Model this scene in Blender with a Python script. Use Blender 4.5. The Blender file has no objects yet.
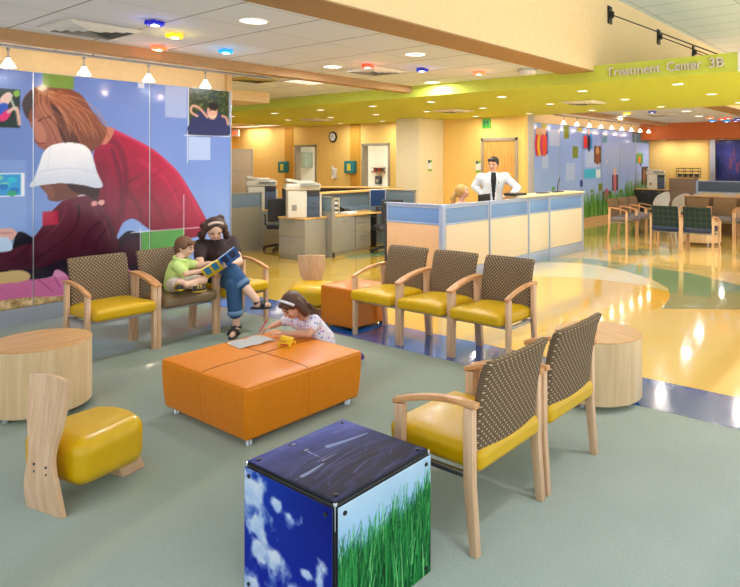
import bpy, bmesh, math, random
import numpy as np
from mathutils import Vector, Matrix, Euler
random.seed(7)
rng = np.random.default_rng(5)
SC = bpy.context.scene
COL = SC.collection
R = math.radians
PI = math.pi
# ---------------------------------------------------------------- survey helpers (camera calibration of the photograph)
YH, CX, FPX, TH, HC = 161.1, 455.7, 635.3, 0.6456, 1.70
FW = (math.cos(TH), math.sin(TH)); RT = (math.sin(TH), -math.cos(TH))
def ray(px):
    k = (px - CX) / FPX
    return (FW[0] + k*RT[0], FW[1] + k*RT[1])
def P(px, py, z=0.0):                      # point at height z
    D = FPX*(HC - z)/(py - YH); r = ray(px)
    return (D*r[0], D*r[1])
def W(px, py, D):                          # point at depth D
    r = ray(px)
    return Vector((D*r[0], D*r[1], HC - (py - YH)/FPX*D))
def ony(px, py, y):                        # (x, z) on the wall plane y = const
    r = ray(px); D = y/r[1]
    return (D*r[0], HC - (py - YH)/FPX*D)
def onx(px, py, x):
    r = ray(px); D = x/r[0]
    return (D*r[1], HC - (py - YH)/FPX*D)

# ---------------------------------------------------------------- materials
def lin(c):
    def f(v):
        v /= 255.0
        return v/12.92 if v <= 0.04045 else ((v + 0.055)/1.055)**2.4
    return tuple(f(v) for v in c[:3])
def lin4(c): return lin(c) + (1.0,)
MATS = {}
def new_mat(name):
    m = bpy.data.materials.new(name); m.use_nodes = True
    nt = m.node_tree
    return m, nt, nt.nodes['Principled BSDF']
def node(nt, t, **kw):
    n = nt.nodes.new(t)
    for k, v in kw.items():
        if k in n.inputs: n.inputs[k].default_value = v
        else: setattr(n, k, v)
    return n
def mth(nt, op, a, b=None, c=None):
    n = nt.nodes.new('ShaderNodeMath'); n.operation = op
    for i, v in enumerate((a, b, c)):
        if v is None: continue
        if hasattr(v, 'node'): nt.links.new(v, n.inputs[i])
        else: n.inputs[i].default_value = v
    return n.outputs[0]
def mix(nt, fac, a, b):
    n = nt.nodes.new('ShaderNodeMix'); n.data_type = 'RGBA'
    for i, v in ((0, fac), (6, a), (7, b)):
        if hasattr(v, 'node'): nt.links.new(v, n.inputs[i])
        else: n.inputs[i].default_value = v
    return n.outputs[2]
def mat(name, col, rough=0.5, metal=0.0, spec=0.5, coat=0.0, noise=None, bump=None, emit=0.0, ecol=None, stretch=(1,1,1)):
    if name in MATS: return MATS[name]
    m, nt, b = new_mat(name)
    b.inputs['Roughness'].default_value = rough
    b.inputs['Metallic'].default_value = metal
    b.inputs['Specular IOR Level'].default_value = spec
    b.inputs['Coat Weight'].default_value = coat
    b.inputs['Coat Roughness'].default_value = 0.08
    b.inputs['Base Color'].default_value = lin4(col)
    sc, am = noise if noise else (14.0, 0.05)
    tc = node(nt, 'ShaderNodeTexCoord'); mp = node(nt, 'ShaderNodeMapping')
    mp.inputs['Scale'].default_value = stretch
    nt.links.new(tc.outputs['Object'], mp.inputs[0])
    nz = node(nt, 'ShaderNodeTexNoise', Scale=sc, Detail=5.0)
    nt.links.new(mp.outputs[0], nz.inputs['Vector'])
    l = lin(col)
    dk = tuple(max(0, v*(1-am*2)) for v in l) + (1,); lt = tuple(min(1, v*(1+am)) for v in l) + (1,)
    nt.links.new(mix(nt, nz.outputs[0], dk, lt), b.inputs['Base Color'])
    if bump:
        bn = node(nt, 'ShaderNodeTexNoise', Scale=bump[0], Detail=3.0)
        nt.links.new(mp.outputs[0], bn.inputs['Vector'])
        bp = node(nt, 'ShaderNodeBump', Strength=bump[1], Distance=0.01)
        nt.links.new(bn.outputs[0], bp.inputs['Height']); nt.links.new(bp.outputs[0], b.inputs['Normal'])
    if emit:
        b.inputs['Emission Color'].default_value = lin4(ecol or col)
        b.inputs['Emission Strength'].default_value = emit
    MATS[name] = m
    return m
def wood_mat(name, col, dark, rough=0.35, axis='z', k=1.0):
    m, nt, b = new_mat(name)
    tc = node(nt, 'ShaderNodeTexCoord'); mp = node(nt, 'ShaderNodeMapping')
    s = {'z': (22, 22, 1.6), 'x': (1.6, 22, 22), 'y': (22, 1.6, 22)}[axis]
    mp.inputs['Scale'].default_value = tuple(v*k for v in s)
    nt.links.new(tc.outputs['Object'], mp.inputs[0])
    nz = node(nt, 'ShaderNodeTexNoise', Scale=1.6, Detail=6.0, Distortion=0.6)
    nt.links.new(mp.outputs[0], nz.inputs['Vector'])
    cr = node(nt, 'ShaderNodeMapRange'); cr.inputs[1].default_value = 0.35; cr.inputs[2].default_value = 0.68
    nt.links.new(nz.outputs[0], cr.inputs[0])
    nt.links.new(mix(nt, cr.outputs[0], lin4(dark), lin4(col)), b.inputs['Base Color'])
    b.inputs['Roughness'].default_value = rough
    b.inputs['Specular IOR Level'].default_value = 0.4
    return m
def tile_mat(name, col, line, sx, sy, w, ox=0.0, oy=0.0, faint=0.6):
    m, nt, b = new_mat(name)
    tc = node(nt, 'ShaderNodeTexCoord'); sp = node(nt, 'ShaderNodeSeparateXYZ')
    nt.links.new(tc.outputs['Object'], sp.inputs[0])
    def ln(o, s, off, ww):
        f = mth(nt, 'FLOORED_MODULO', mth(nt, 'ADD', o, off), s)
        return mth(nt, 'LESS_THAN', f, ww)
    a = ln(sp.outputs[0], sx, ox, w); c = mth(nt, 'MULTIPLY', ln(sp.outputs[1], sy, oy, w), faint)
    f = mth(nt, 'MAXIMUM', a, c)
    nz = node(nt, 'ShaderNodeTexNoise', Scale=60.0, Detail=3.0)
    nt.links.new(tc.outputs['Object'], nz.inputs['Vector'])
    base = mix(nt, nz.outputs[0], tuple(v*0.9 for v in lin(col)) + (1,), lin4(col))
    nt.links.new(mix(nt, f, base, lin4(line)), b.inputs['Base Color'])
    b.inputs['Roughness'].default_value = 0.9; b.inputs['Specular IOR Level'].default_value = 0.2
    return m
def floor_mat(name, col, dark, rough=0.16):
    m, nt, b = new_mat(name)
    tc = node(nt, 'ShaderNodeTexCoord')
    n1 = node(nt, 'ShaderNodeTexNoise', Scale=1.3, Detail=4.0); n2 = node(nt, 'ShaderNodeTexNoise', Scale=70.0, Detail=4.0)
    for n in (n1, n2): nt.links.new(tc.outputs['Object'], n.inputs['Vector'])
    f = mth(nt, 'MULTIPLY_ADD', n1.outputs[0], 0.6, mth(nt, 'MULTIPLY', n2.outputs[0], 0.5))
    f = mth(nt, 'SUBTRACT', f, 0.06)
    nt.links.new(mix(nt, f, lin4(dark), lin4(col)), b.inputs['Base Color'])
    b.inputs['Roughness'].default_value = rough
    b.inputs['Specular IOR Level'].default_value = 0.55
    b.inputs['Coat Weight'].default_value = 0.9; b.inputs['Coat Roughness'].default_value = 0.05
    bn = node(nt, 'ShaderNodeTexNoise', Scale=7.0, Detail=2.0)
    nt.links.new(tc.outputs['Object'], bn.inputs['Vector'])
    bp = node(nt, 'ShaderNodeBump', Strength=0.012, Distance=0.01)
    nt.links.new(bn.outputs[0], bp.inputs['Height']); nt.links.new(bp.outputs[0], b.inputs['Normal']); nt.links.new(bp.outputs[0], b.inputs['Coat Normal'])
    return m
def dot_fabric(name, base, dot, pitch=0.034, thr=0.5):
    m, nt, b = new_mat(name)
    tc = node(nt, 'ShaderNodeTexCoord'); sp = node(nt, 'ShaderNodeSeparateXYZ')
    nt.links.new(tc.outputs['Object'], sp.inputs[0])
    k = 2*PI/pitch
    sx = mth(nt, 'SINE', mth(nt, 'MULTIPLY', sp.outputs[0], k)); sz = mth(nt, 'SINE', mth(nt, 'MULTIPLY', sp.outputs[2], k))
    f = mth(nt, 'GREATER_THAN', mth(nt, 'MULTIPLY', sx, sz), thr)
    s2 = mth(nt, 'SINE', mth(nt, 'MULTIPLY', sp.outputs[2], k*3))
    base2 = mix(nt, mth(nt, 'GREATER_THAN', s2, 0.2), lin4(base), tuple(v*1.7 for v in lin(base)) + (1,))
    nt.links.new(mix(nt, f, base2, lin4(dot)), b.inputs['Base Color'])
    b.inputs['Roughness'].default_value = 0.85; b.inputs['Specular IOR Level'].default_value = 0.2
    return m
def plaid_fabric(name):
    m, nt, b = new_mat(name)
    tc = node(nt, 'ShaderNodeTexCoord'); sp = node(nt, 'ShaderNodeSeparateXYZ')
    nt.links.new(tc.outputs['Object'], sp.inputs[0])
    a = mth(nt, 'GREATER_THAN', mth(nt, 'SINE', mth(nt, 'MULTIPLY', sp.outputs[0], 62.0)), 0.55)
    c = mth(nt, 'GREATER_THAN', mth(nt, 'SINE', mth(nt, 'MULTIPLY', sp.outputs[2], 62.0)), 0.55)
    f = mth(nt, 'MULTIPLY', mth(nt, 'ADD', a, c), 0.22)
    nt.links.new(mix(nt, f, lin4((20, 44, 52)), lin4((84, 88, 44))), b.inputs['Base Color'])
    b.inputs['Roughness'].default_value = 0.85
    return m
def print_mat(name, rough=0.2, coat=0.25, spec=0.4):
    m, nt, b = new_mat(name)
    a = node(nt, 'ShaderNodeVertexColor'); a.layer_name = 'ink'
    nt.links.new(a.outputs[0], b.inputs['Base Color'])
    b.inputs['Roughness'].default_value = rough; b.inputs['Coat Weight'].default_value = coat
    b.inputs['Coat Roughness'].default_value = 0.06; b.inputs['Specular IOR Level'].default_value = spec
    return m

# ---------------------------------------------------------------- objects
def tag(o, label=None, cat=None, group=None, kind=None):
    for k, v in (('label', label), ('category', cat), ('group', group), ('kind', kind)):
        if v: o[k] = v
    return o
def thing(name, label, cat, loc=(0,0,0), rz=0.0, group=None):
    o = bpy.data.objects.new(name, None); COL.objects.link(o)
    o.empty_display_size = 0.1
    o.location = loc; o.rotation_euler = (0, 0, rz)
    return tag(o, label, cat, group)
def obj(name, bm, mats, parent=None, loc=None, rot=None, sharp=35):
    me = bpy.data.meshes.new(name)
    bm.normal_update()
    bm.to_mesh(me); bm.free()
    if not isinstance(mats, (list, tuple)): mats = [mats]
    for m in mats: me.materials.append(m)
    for p in me.polygons: p.use_smooth = True
    if sharp: me.set_sharp_from_angle(angle=R(sharp))
    o = bpy.data.objects.new(name, me); COL.objects.link(o)
    if parent: o.parent = parent
    if loc: o.location = loc
    if rot: o.rotation_euler = rot
    return o
def struct(name, bm, mats, **kw):
    o = obj(name, bm, mats, **kw); o['kind'] = 'structure'; return o
def dup(root, loc, rz, label=None, group=None, mats=None):
    r = root.copy(); COL.objects.link(r); r.location = loc; r.rotation_euler = (0, 0, rz)
    if label: r['label'] = label
    if group: r['group'] = group
    for ch in list(root.children):
        c = ch.copy(); COL.objects.link(c); c.parent = r
        for g in ch.children:
            d = g.copy(); COL.objects.link(d); d.parent = c
    return r
def B(): return bmesh.new()
def setm(faces, mi):
    for f in faces: f.material_index = mi
def tr(loc=(0,0,0), rot=(0,0,0)):
    return Matrix.Translation(loc) @ Euler(rot).to_matrix().to_4x4()
def rbox(bm, c, h, r=0.004, seg=2, mid=1, rot=(0,0,0), fn=None, mi=0):
    r = min(r, min(h)*0.999); M = tr(c, rot)
    ax = []
    for k in range(3):
        t = [math.tan(PI/4*i/seg) for i in range(seg+1)]
        lo = [-h[k] + r*(1-v) for v in reversed(t)]         # from -h to -h+r
        hi = [-v for v in reversed(lo)]
        md = [lo[-1] + (hi[0]-lo[-1])*i/mid for i in range(1, mid)]
        ax.append(lo + md + hi)
    n = [len(a) for a in ax]; vs = {}
    def vert(i, j, k):
        key = (i, j, k)
        if key not in vs:
            p = Vector((ax[0][i], ax[1][j], ax[2][k]))
            q = Vector([max(-(h[a]-r), min(h[a]-r, p[a])) for a in range(3)])
            d = p - q
            if d.length > 1e-9: p = q + d.normalized()*r
            if fn: p = Vector(fn(p))
            vs[key] = bm.verts.new(M @ p)
        return vs[key]
    fs = []
    def quad(a, b, c2, d):
        fs.append(bm.faces.new((vert(*a), vert(*b), vert(*c2), vert(*d))))
    for k, fl in ((0, 1), (n[2]-1, 0)):
        for i in range(n[0]-1):
            for j in range(n[1]-1):
                q = [(i,j,k),(i+1,j,k),(i+1,j+1,k),(i,j+1,k)]
                quad(*(reversed(q) if fl else q))
    for j, fl in ((0, 0), (n[1]-1, 1)):
        for i in range(n[0]-1):
            for k in range(n[2]-1):
                q = [(i,j,k),(i+1,j,k),(i+1,j,k+1),(i,j,k+1)]
                quad(*(reversed(q) if fl else q))
    for i, fl in ((0, 1), (n[0]-1, 0)):
        for j in range(n[1]-1):
            for k in range(n[2]-1):
                q = [(i,j,k),(i,j+1,k),(i,j+1,k+1),(i,j,k+1)]
                quad(*(reversed(q) if fl else q))
    setm(fs, mi)
    return bm
def bx(bm, x0, x1, y0, y1, z0, z1, r=0.0, mi=0):
    if r > 0: return rbox(bm, ((x0+x1)/2, (y0+y1)/2, (z0+z1)/2), (abs(x1-x0)/2, abs(y1-y0)/2, abs(z1-z0)/2), r, mi=mi)
    v = [bm.verts.new((x, y, z)) for x in (x0, x1) for y in (y0, y1) for z in (z0, z1)]
    fs = [bm.faces.new([v[i] for i in q]) for q in ((0,1,3,2),(4,6,7,5),(0,4,5,1),(2,3,7,6),(0,2,6,4),(1,5,7,3))]
    setm(fs, mi); return bm
def lathe(bm, prof, c=(0,0,0), seg=24, rot=(0,0,0), mi=0):
    M = tr(c, rot); rings = []
    for (r, z) in prof:
        if r < 1e-6: rings.append([bm.verts.new(M @ Vector((0, 0, z)))])
        else: rings.append([bm.verts.new(M @ Vector((r*math.cos(2*PI*i/seg), r*math.sin(2*PI*i/seg), z))) for i in range(seg)])
    fs = []
    for a, b in zip(rings, rings[1:]):
        for i in range(seg):
            j = (i+1) % seg
            if len(a) == 1 and len(b) == 1: continue
            if len(a) == 1: fs.append(bm.faces.new((a[0], b[j], b[i])))
            elif len(b) == 1: fs.append(bm.faces.new((a[i], a[j], b[0])))
            else: fs.append(bm.faces.new((a[i], a[j], b[j], b[i])))
    setm(fs, mi); return bm
def cyl(bm, c, r, z0, z1, seg=20, rot=(0,0,0), mi=0, bev=0.0):
    b = bev
    prof = [(0, z0), (r-b, z0), (r, z0+b), (r, z1-b), (r-b, z1), (0, z1)] if b else [(0, z0), (r, z0), (r, z1), (0, z1)]
    return lathe(bm, prof, c, seg, rot, mi)
def tube(bm, pts, r, seg=10, mi=0, flat=None):
    pts = [Vector(p) for p in pts]; rings = []; up = Vector((0, 0, 1))
    rr = r if isinstance(r, (list, tuple)) else [r]*len(pts)
    for i, p in enumerate(pts):
        t = (pts[min(i+1, len(pts)-1)] - pts[max(i-1, 0)]).normalized()
        a = t.cross(up)
        if a.length < 1e-3: a = t.cross(Vector((0, 1, 0)))
        a.normalize(); b = a.cross(t).normalized()
        rings.append([bm.verts.new(p + (a*math.cos(2*PI*k/seg) + b*math.sin(2*PI*k/seg)*(flat or 1))*rr[i]) for k in range(seg)])
    fs = []
    for a, b in zip(rings, rings[1:]):
        for k in range(seg):
            j = (k+1) % seg; fs.append(bm.faces.new((a[k], a[j], b[j], b[k])))
    fs.append(bm.faces.new(list(reversed(rings[0])))); fs.append(bm.faces.new(rings[-1]))
    bmesh.ops.recalc_face_normals(bm, faces=fs)
    setm(fs, mi); return bm
def prism(bm, poly, a0, a1, plane='xy', mi=0, bev=0.0):
    def mk(p, a):
        return {'xy': (p[0], p[1], a), 'yz': (a, p[0], p[1]), 'xz': (p[0], a, p[1])}[plane]
    lo = [bm.verts.new(mk(p, a0)) for p in poly]; hi = [bm.verts.new(mk(p, a1)) for p in poly]
    fs = [bm.faces.new(list(reversed(lo))), bm.faces.new(hi)]
    n = len(poly)
    for i in range(n):
        j = (i+1) % n; fs.append(bm.faces.new((lo[i], lo[j], hi[j], hi[i])))
    bmesh.ops.recalc_face_normals(bm, faces=fs)
    if bev:
        es = list({e for f in fs for e in f.edges})
        res = bmesh.ops.bevel(bm, geom=es, offset=bev, segments=2, affect='EDGES', profile=0.5)
        fs = res['faces'] + [f for f in fs if f.is_valid]
    setm(fs, mi); return bm
def sphere(bm, c, r, seg=16, rings=10, mi=0, rot=(0,0,0)):
    rx, ry, rz = r if isinstance(r, (list, tuple)) else (r, r, r)
    M = tr(c, rot)
    prev = None; fs = []
    for i in range(rings+1):
        th = PI*i/rings; z = -math.cos(th); s = math.sin(th)
        row = [bm.verts.new(M @ Vector((0, 0, z*rz)))] if i in (0, rings) else [bm.verts.new(M @ Vector((rx*s*math.cos(2*PI*k/seg), ry*s*math.sin(2*PI*k/seg), rz*z))) for k in range(seg)]
        if prev:
            for k in range(seg):
                j = (k+1) % seg
                if len(prev) == 1: fs.append(bm.faces.new((prev[0], row[j], row[k])))
                elif len(row) == 1: fs.append(bm.faces.new((prev[k], prev[j], row[0])))
                else: fs.append(bm.faces.new((prev[k], prev[j], row[j], row[k])))
        prev = row
    setm(fs, mi); return bm
def text_mesh(name, body, size, ext, m, parent=None, loc=(0,0,0), rot=(0,0,0), align='LEFT', bold=0.0):
    cu = bpy.data.curves.new(name, 'FONT'); cu.body = body; cu.size = size; cu.extrude = ext; cu.align_x = align; cu.offset = bold
    to = bpy.data.objects.new(name, cu); COL.objects.link(to)
    bpy.context.view_layer.update()
    dg = bpy.context.evaluated_depsgraph_get()
    me = bpy.data.meshes.new_from_object(to.evaluated_get(dg))
    bpy.data.objects.remove(to); bpy.data.curves.remove(cu)
    me.materials.clear(); me.materials.append(m)
    o = bpy.data.objects.new(name, me); COL.objects.link(o)
    if parent: o.parent = parent
    o.location = loc; o.rotation_euler = rot
    return o
def lamp(name, kind, energy, col, parent, loc, size=0.15, rot=(0,0,0), spot=None):
    d = bpy.data.lights.new(name, kind); d.energy = energy; d.color = col
    if kind == 'AREA': d.shape = 'DISK'; d.size = size
    elif kind == 'SPOT': d.spot_size = spot or R(120); d.spot_blend = 0.8; d.shadow_soft_size = size
    else: d.shadow_soft_size = size
    o = bpy.data.objects.new(name, d); COL.objects.link(o); o.parent = parent; o.location = loc; o.rotation_euler = rot
    return o

# ---------------------------------------------------------------- printed pictures (ink on panels)
class Canvas:
    def __init__(s, w, h, res, bg):
        s.w, s.h, s.res = w, h, res
        s.nx, s.nz = int(round(w/res))+1, int(round(h/res))+1
        s.X, s.Z = np.meshgrid(np.linspace(0, w, s.nx), np.linspace(0, h, s.nz))
        s.c = np.zeros((s.nz, s.nx, 3)); s.c[:] = np.array(bg, float)
    def _blend(s, m, col, sl=None):
        tgt = s.c if sl is None else s.c[sl]
        tgt += m[..., None]*(np.asarray(col, float) - tgt)
    def grad(s, a, b, p, q):
        d = np.array(q, float)-np.array(p, float); t = ((s.X-p[0])*d[0]+(s.Z-p[1])*d[1])/(d@d)
        t = np.clip(t, 0, 1)[..., None]
        return np.array(a, float)*(1-t) + np.array(b, float)*t
    def mask(s, pts):
        pts = np.asarray(pts, float); acc = np.zeros(s.X.shape)
        for dx, dz in ((-.25,-.25),(.25,-.25),(-.25,.25),(.25,.25)):
            x = s.X+dx*s.res; z = s.Z+dz*s.res; ins = np.zeros(s.X.shape, bool)
            for (x1, z1), (x2, z2) in zip(pts, np.roll(pts, -1, 0)):
                if z1 == z2: continue
                ins ^= ((z1 > z) != (z2 > z)) & (x < (x2-x1)*(z-z1)/(z2-z1)+x1)
            acc += ins
        return acc/4
    def poly(s, pts, col, alpha=1.0):
        s._blend(s.mask(pts)*alpha, col)
    def rect(s, x0, x1, z0, z1, col, alpha=1.0):
        m = np.clip((s.X-x0)/s.res+.5, 0, 1)*np.clip((x1-s.X)/s.res+.5, 0, 1)*np.clip((s.Z-z0)/s.res+.5, 0, 1)*np.clip((z1-s.Z)/s.res+.5, 0, 1)
        s._blend(m*alpha, col)
    def stroke(s, pts, w, col, alpha=1.0, w2=None):
        pts = np.asarray(pts, float); pad = max(w, w2 or w)+s.res*2
        i0 = max(0, int((pts[:,0].min()-pad)/s.res)); i1 = min(s.nx, int((pts[:,0].max()+pad)/s.res)+2)
        j0 = max(0, int((pts[:,1].min()-pad)/s.res)); j1 = min(s.nz, int((pts[:,1].max()+pad)/s.res)+2)
        if i1 <= i0 or j1 <= j0: return
        X = s.X[j0:j1, i0:i1]; Z = s.Z[j0:j1, i0:i1]; best = np.full(X.shape, -9.0)
        n = len(pts)-1
        for k in range(n):
            a, b = pts[k], pts[k+1]; d = b-a; L = d@d + 1e-12
            t = np.clip(((X-a[0])*d[0]+(Z-a[1])*d[1])/L, 0, 1)
            dist = np.hypot(X-a[0]-t*d[0], Z-a[1]-t*d[1])
            ww = w + ((w2 if w2 is not None else w)-w)*(k+t)/n
            best = np.maximum(best, (ww/2-dist)/s.res+.5)
        s._blend(np.clip(best, 0, 1)*alpha, col, (slice(j0, j1), slice(i0, i1)))
    def ell(s, cx, cz, rx, rz, col, alpha=1.0, soft=0.15, rot=0.0):
        ca, sa = math.cos(rot), math.sin(rot)
        u = ((s.X-cx)*ca+(s.Z-cz)*sa)/rx; v = (-(s.X-cx)*sa+(s.Z-cz)*ca)/rz
        d = np.sqrt(u*u+v*v)
        s._blend(np.clip((1-d)/soft+.5, 0, 1)*alpha, col)
    def noise(s, scale, seed, octs=4, ax=(1, 1)):
        r = np.random.default_rng(seed); out = np.zeros(s.X.shape); amp = 1; tot = 0
        for o in range(octs):
            f = (2**o)/scale; gx = int(s.w*f*ax[0])+3; gz = int(s.h*f*ax[1])+3
            g = r.random((gz, gx)); x = s.X*f*ax[0]; z = s.Z*f*ax[1]
            i = x.astype(int); j = z.astype(int); u = x-i; v = z-j
            u = u*u*(3-2*u); v = v*v*(3-2*v)
            out += amp*((g[j,i]*(1-u)+g[j,i+1]*u)*(1-v)+(g[j+1,i]*(1-u)+g[j+1,i+1]*u)*v); tot += amp; amp *= .5
        return out/tot
    def mesh(s, name, m, parent=None, loc=(0,0,0), rot=(0,0,0)):
        # a sheet in local XZ facing -Y, 2 mm thick at its edge
        nx, nz = s.nx, s.nz; n = nx*nz
        me = bpy.data.meshes.new(name)
        co = np.zeros((n, 3)); co[:,0] = s.X.ravel(); co[:,2] = s.Z.ravel()
        idx = np.arange(n).reshape(nz, nx)
        q = np.stack([idx[:-1,:-1], idx[:-1,1:], idx[1:,1:], idx[1:,:-1]], -1).reshape(-1, 4)
        ring = np.concatenate([idx[0,:], idx[1:,-1], idx[-1,-2::-1], idx[-2:0:-1,0]])
        back = co[ring].copy(); back[:,1] = 0.002
        bi = np.arange(len(ring))+n
        sk = np.stack([ring, bi, np.roll(bi, -1), np.roll(ring, -1)], -1)
        co = np.concatenate([co, back]); q = np.concatenate([q, sk])
        me.vertices.add(len(co)); me.vertices.foreach_set('co', co.ravel())
        me.loops.add(q.size); me.loops.foreach_set('vertex_index', q.ravel().astype(np.int32))
        me.polygons.add(len(q)); me.polygons.foreach_set('loop_start', (np.arange(len(q))*4).astype(np.int32))
        me.update(calc_edges=True); me.validate()
        at = me.color_attributes.new('ink', 'FLOAT_COLOR', 'POINT')
        c = np.clip(s.c.reshape(-1, 3), 0, 255)/255
        c = np.where(c <= .04045, c/12.92, ((c+.055)/1.055)**2.4)
        c = np.concatenate([c, c[ring]])
        at.data.foreach_set('color', np.concatenate([c, np.ones((len(c), 1))], 1).astype(np.float32).ravel())
        me.materials.append(m)
        o = bpy.data.objects.new(name, me); COL.objects.link(o)
        if parent: o.parent = parent
        o.location = loc; o.rotation_euler = rot
        return o
def smooth(pts, n=4, closed=True):
    pts = [np.array(p, float) for p in pts]; N = len(pts); out = []
    for i in range(N if closed else N-1):
        g = lambda k: pts[k % N] if closed else pts[max(0, min(N-1, k))]
        p0, p1, p2, p3 = g(i-1), g(i), g(i+1), g(i+2)
        for t in np.arange(n)/n:
            out.append(.5*((2*p1)+(-p0+p2)*t+(2*p0-5*p1+4*p2-p3)*t*t+(-p0+3*p1-3*p2+p3)*t**3))
    if not closed: out.append(pts[-1])
    return out

# ---------------------------------------------------------------- bodies: one skin grown round tapered limbs
def cap(bm, p0, r0, p1, r1):
    t = bmesh.new()
    for p, r in ((p0, r0), (p1, r1)):
        bmesh.ops.create_icosphere(t, subdivisions=2, radius=r, matrix=Matrix.Translation(p))
    res = bmesh.ops.convex_hull(t, input=t.verts)
    bmesh.ops.delete(t, geom=list({g for g in res['geom_interior'] + res['geom_unused'] if isinstance(g, bmesh.types.BMVert)}), context='VERTS')
    me = bpy.data.meshes.new('t'); t.to_mesh(me); t.free(); bm.from_mesh(me); bpy.data.meshes.remove(me)
def ellp(bm, c, r, rot=(0,0,0)): sphere(bm, c, r, 20, 14, rot=rot)
def grow(name, prims, voxel, m, parent, base, it=3, cut=None):
    bm = B()
    for p in prims:
        if p[0] == 'c': cap(bm, *p[1:])
        elif p[0] == 'chain':
            for (a, ra), (b, rb) in zip(p[1], p[1][1:]): cap(bm, a, ra, b, rb)
        else: ellp(bm, *p[1:])
    me = bpy.data.meshes.new(name); bm.to_mesh(me); bm.free()
    o = bpy.data.objects.new(name, me); COL.objects.link(o)
    md = o.modifiers.new('r', 'REMESH'); md.mode = 'VOXEL'; md.voxel_size = voxel
    bpy.context.view_layer.update()
    me2 = bpy.data.meshes.new_from_object(o.evaluated_get(bpy.context.evaluated_depsgraph_get()))
    bpy.data.objects.remove(o); bpy.data.meshes.remove(me)
    bm = B(); bm.from_mesh(me2); bpy.data.meshes.remove(me2)
    for i in range(it): bmesh.ops.smooth_vert(bm, verts=bm.verts, factor=0.5, use_axis_x=True, use_axis_y=True, use_axis_z=True)
    for c in cut or ():                      # (point, normal): keep the side the normal points away from
        bmesh.ops.bisect_plane(bm, geom=list(bm.verts)+list(bm.edges)+list(bm.faces), plane_co=c[0], plane_no=c[1], clear_outer=True)
    if cut: bmesh.ops.holes_fill(bm, edges=[e for e in bm.edges if e.is_boundary], sides=0)
    inv = Matrix.Translation(-Vector(base))
    bm.transform(inv)
    return obj(name, bm, m, parent, sharp=0)
def hand(wrist, tip_dir, palm_n, thumb_dir, L, curl=0.5):
    """palm + four unequal bent fingers + side thumb, as capsule chains; L = hand length"""
    w = Vector(wrist); f = Vector(tip_dir).normalized(); n = Vector(palm_n); n = (n - f*n.dot(f)).normalized()
    s = Vector(thumb_dir); s = (s - f*s.dot(f) - n*s.dot(n)).normalized()
    k = L/0.18; pr = []
    for off in (-.028, -.009, .011, .028):
        pr.append(('c', w + s*off*k*.7, .012*k, w + f*.085*k + s*off*k, .0115*k))
    for off, ln in ((.028, .070), (.010, .080), (-.009, .074), (-.027, .056)):
        p = w + f*.085*k + s*off*k; ch = [(p, .0098*k)]; d = f.copy()
        for j, fr in enumerate((.42, .32, .26)):
            ang = curl*(.55, .8, .7)[j]
            d = (d*math.cos(ang) + n*math.sin(ang)).normalized()
            p = p + d*ln*fr*k; ch.append((p, (.0092, .0084, .0074)[j]*k))
        pr.append(('chain', ch))
    p0 = w + f*.022*k + s*.026*k; p1 = p0 + (f*.55 + s*.7 + n*.25).normalized()*.036*k; p2 = p1 + (f*.85 + s*.2 + n*.4).normalized()*.03*k
    pr.append(('chain', [(p0, .0125*k), (p1, .0105*k), (p2, .0085*k)]))
    return pr
EXPOSURE = 0.0; WORLD = 1.5; SUN = 12.0; E_GREEN = 12.5; E_TILE = 28.0; E_HIGH = 110.0
# ================================================================ camera, world
cd = bpy.data.cameras.new('camera'); cam = bpy.data.objects.new('camera', cd); COL.objects.link(cam)
cam.location = (0, 0, HC); cam.rotation_euler = (PI/2, 0, TH - PI/2)
cd.sensor_width = 36.0; cd.lens = 36.0*FPX/740.0
cd.shift_x = (370.0 - CX)/740.0; cd.shift_y = -(293.5 - YH)/740.0
cd.clip_start = 0.05; cd.clip_end = 200
SC.camera = cam
SC.view_settings.view_transform = 'Standard'; SC.view_settings.look = 'None'
SC.view_settings.gamma = 1.0; SC.view_settings.exposure = EXPOSURE
SC.view_settings.use_curve_mapping = False
SC.cycles.max_bounces = 7; SC.cycles.diffuse_bounces = 4; SC.cycles.glossy_bounces = 3
SC.cycles.sample_clamp_indirect = 4.0; SC.cycles.use_denoising = True
SC.cycles.caustics_reflective = False; SC.cycles.caustics_refractive = False
w = bpy.data.worlds.new('world'); SC.world = w; w.use_nodes = True
w.node_tree.nodes['Background'].inputs[0].default_value = (0.84, 0.92, 1.0, 1)
w.node_tree.nodes['Background'].inputs[1].default_value = WORLD

# ================================================================ materials
m_cream = mat('paint_cream', (236, 208, 160), 0.75, spec=0.25)
m_tan = mat('paint_tan', (214, 178, 130), 0.7, spec=0.25)
m_yellow = mat('paint_yellow', (246, 206, 120), 0.7, spec=0.25)
m_gold = mat('paint_gold', (214, 158, 62), 0.7, spec=0.25)
m_green = mat('paint_lime', (204, 212, 84), 0.7, spec=0.25)
m_orange = mat('paint_orange', (206, 108, 44), 0.6)
m_white = mat('paint_white', (238, 234, 226), 0.7)
m_column = mat('paint_ivory', (240, 226, 190), 0.75, spec=0.25)
m_tile = tile_mat('ceiling_tile', (238, 242, 252), (140, 134, 134), 0.73, 0.73, 0.014, 0.05, 0.2, 0.35)
m_tile2 = tile_mat('high_ceiling_tile', (228, 238, 252), (180, 182, 186), 0.61, 1.22, 0.02, 0.0, 0.2, 0.8)
m_base = mat('base_metal', (176, 184, 196), 0.35, 0.5)
m_alu = mat('aluminium', (196, 200, 206), 0.3, 0.8)
m_chrome = mat('chrome', (220, 222, 226), 0.12, 1.0)
m_black = mat('black_plastic', (22, 22, 24), 0.4)
m_dark = mat('charcoal_plastic', (48, 50, 56), 0.45)
m_frame = mat('door_frame_grey', (164, 152, 132), 0.5)
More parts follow.
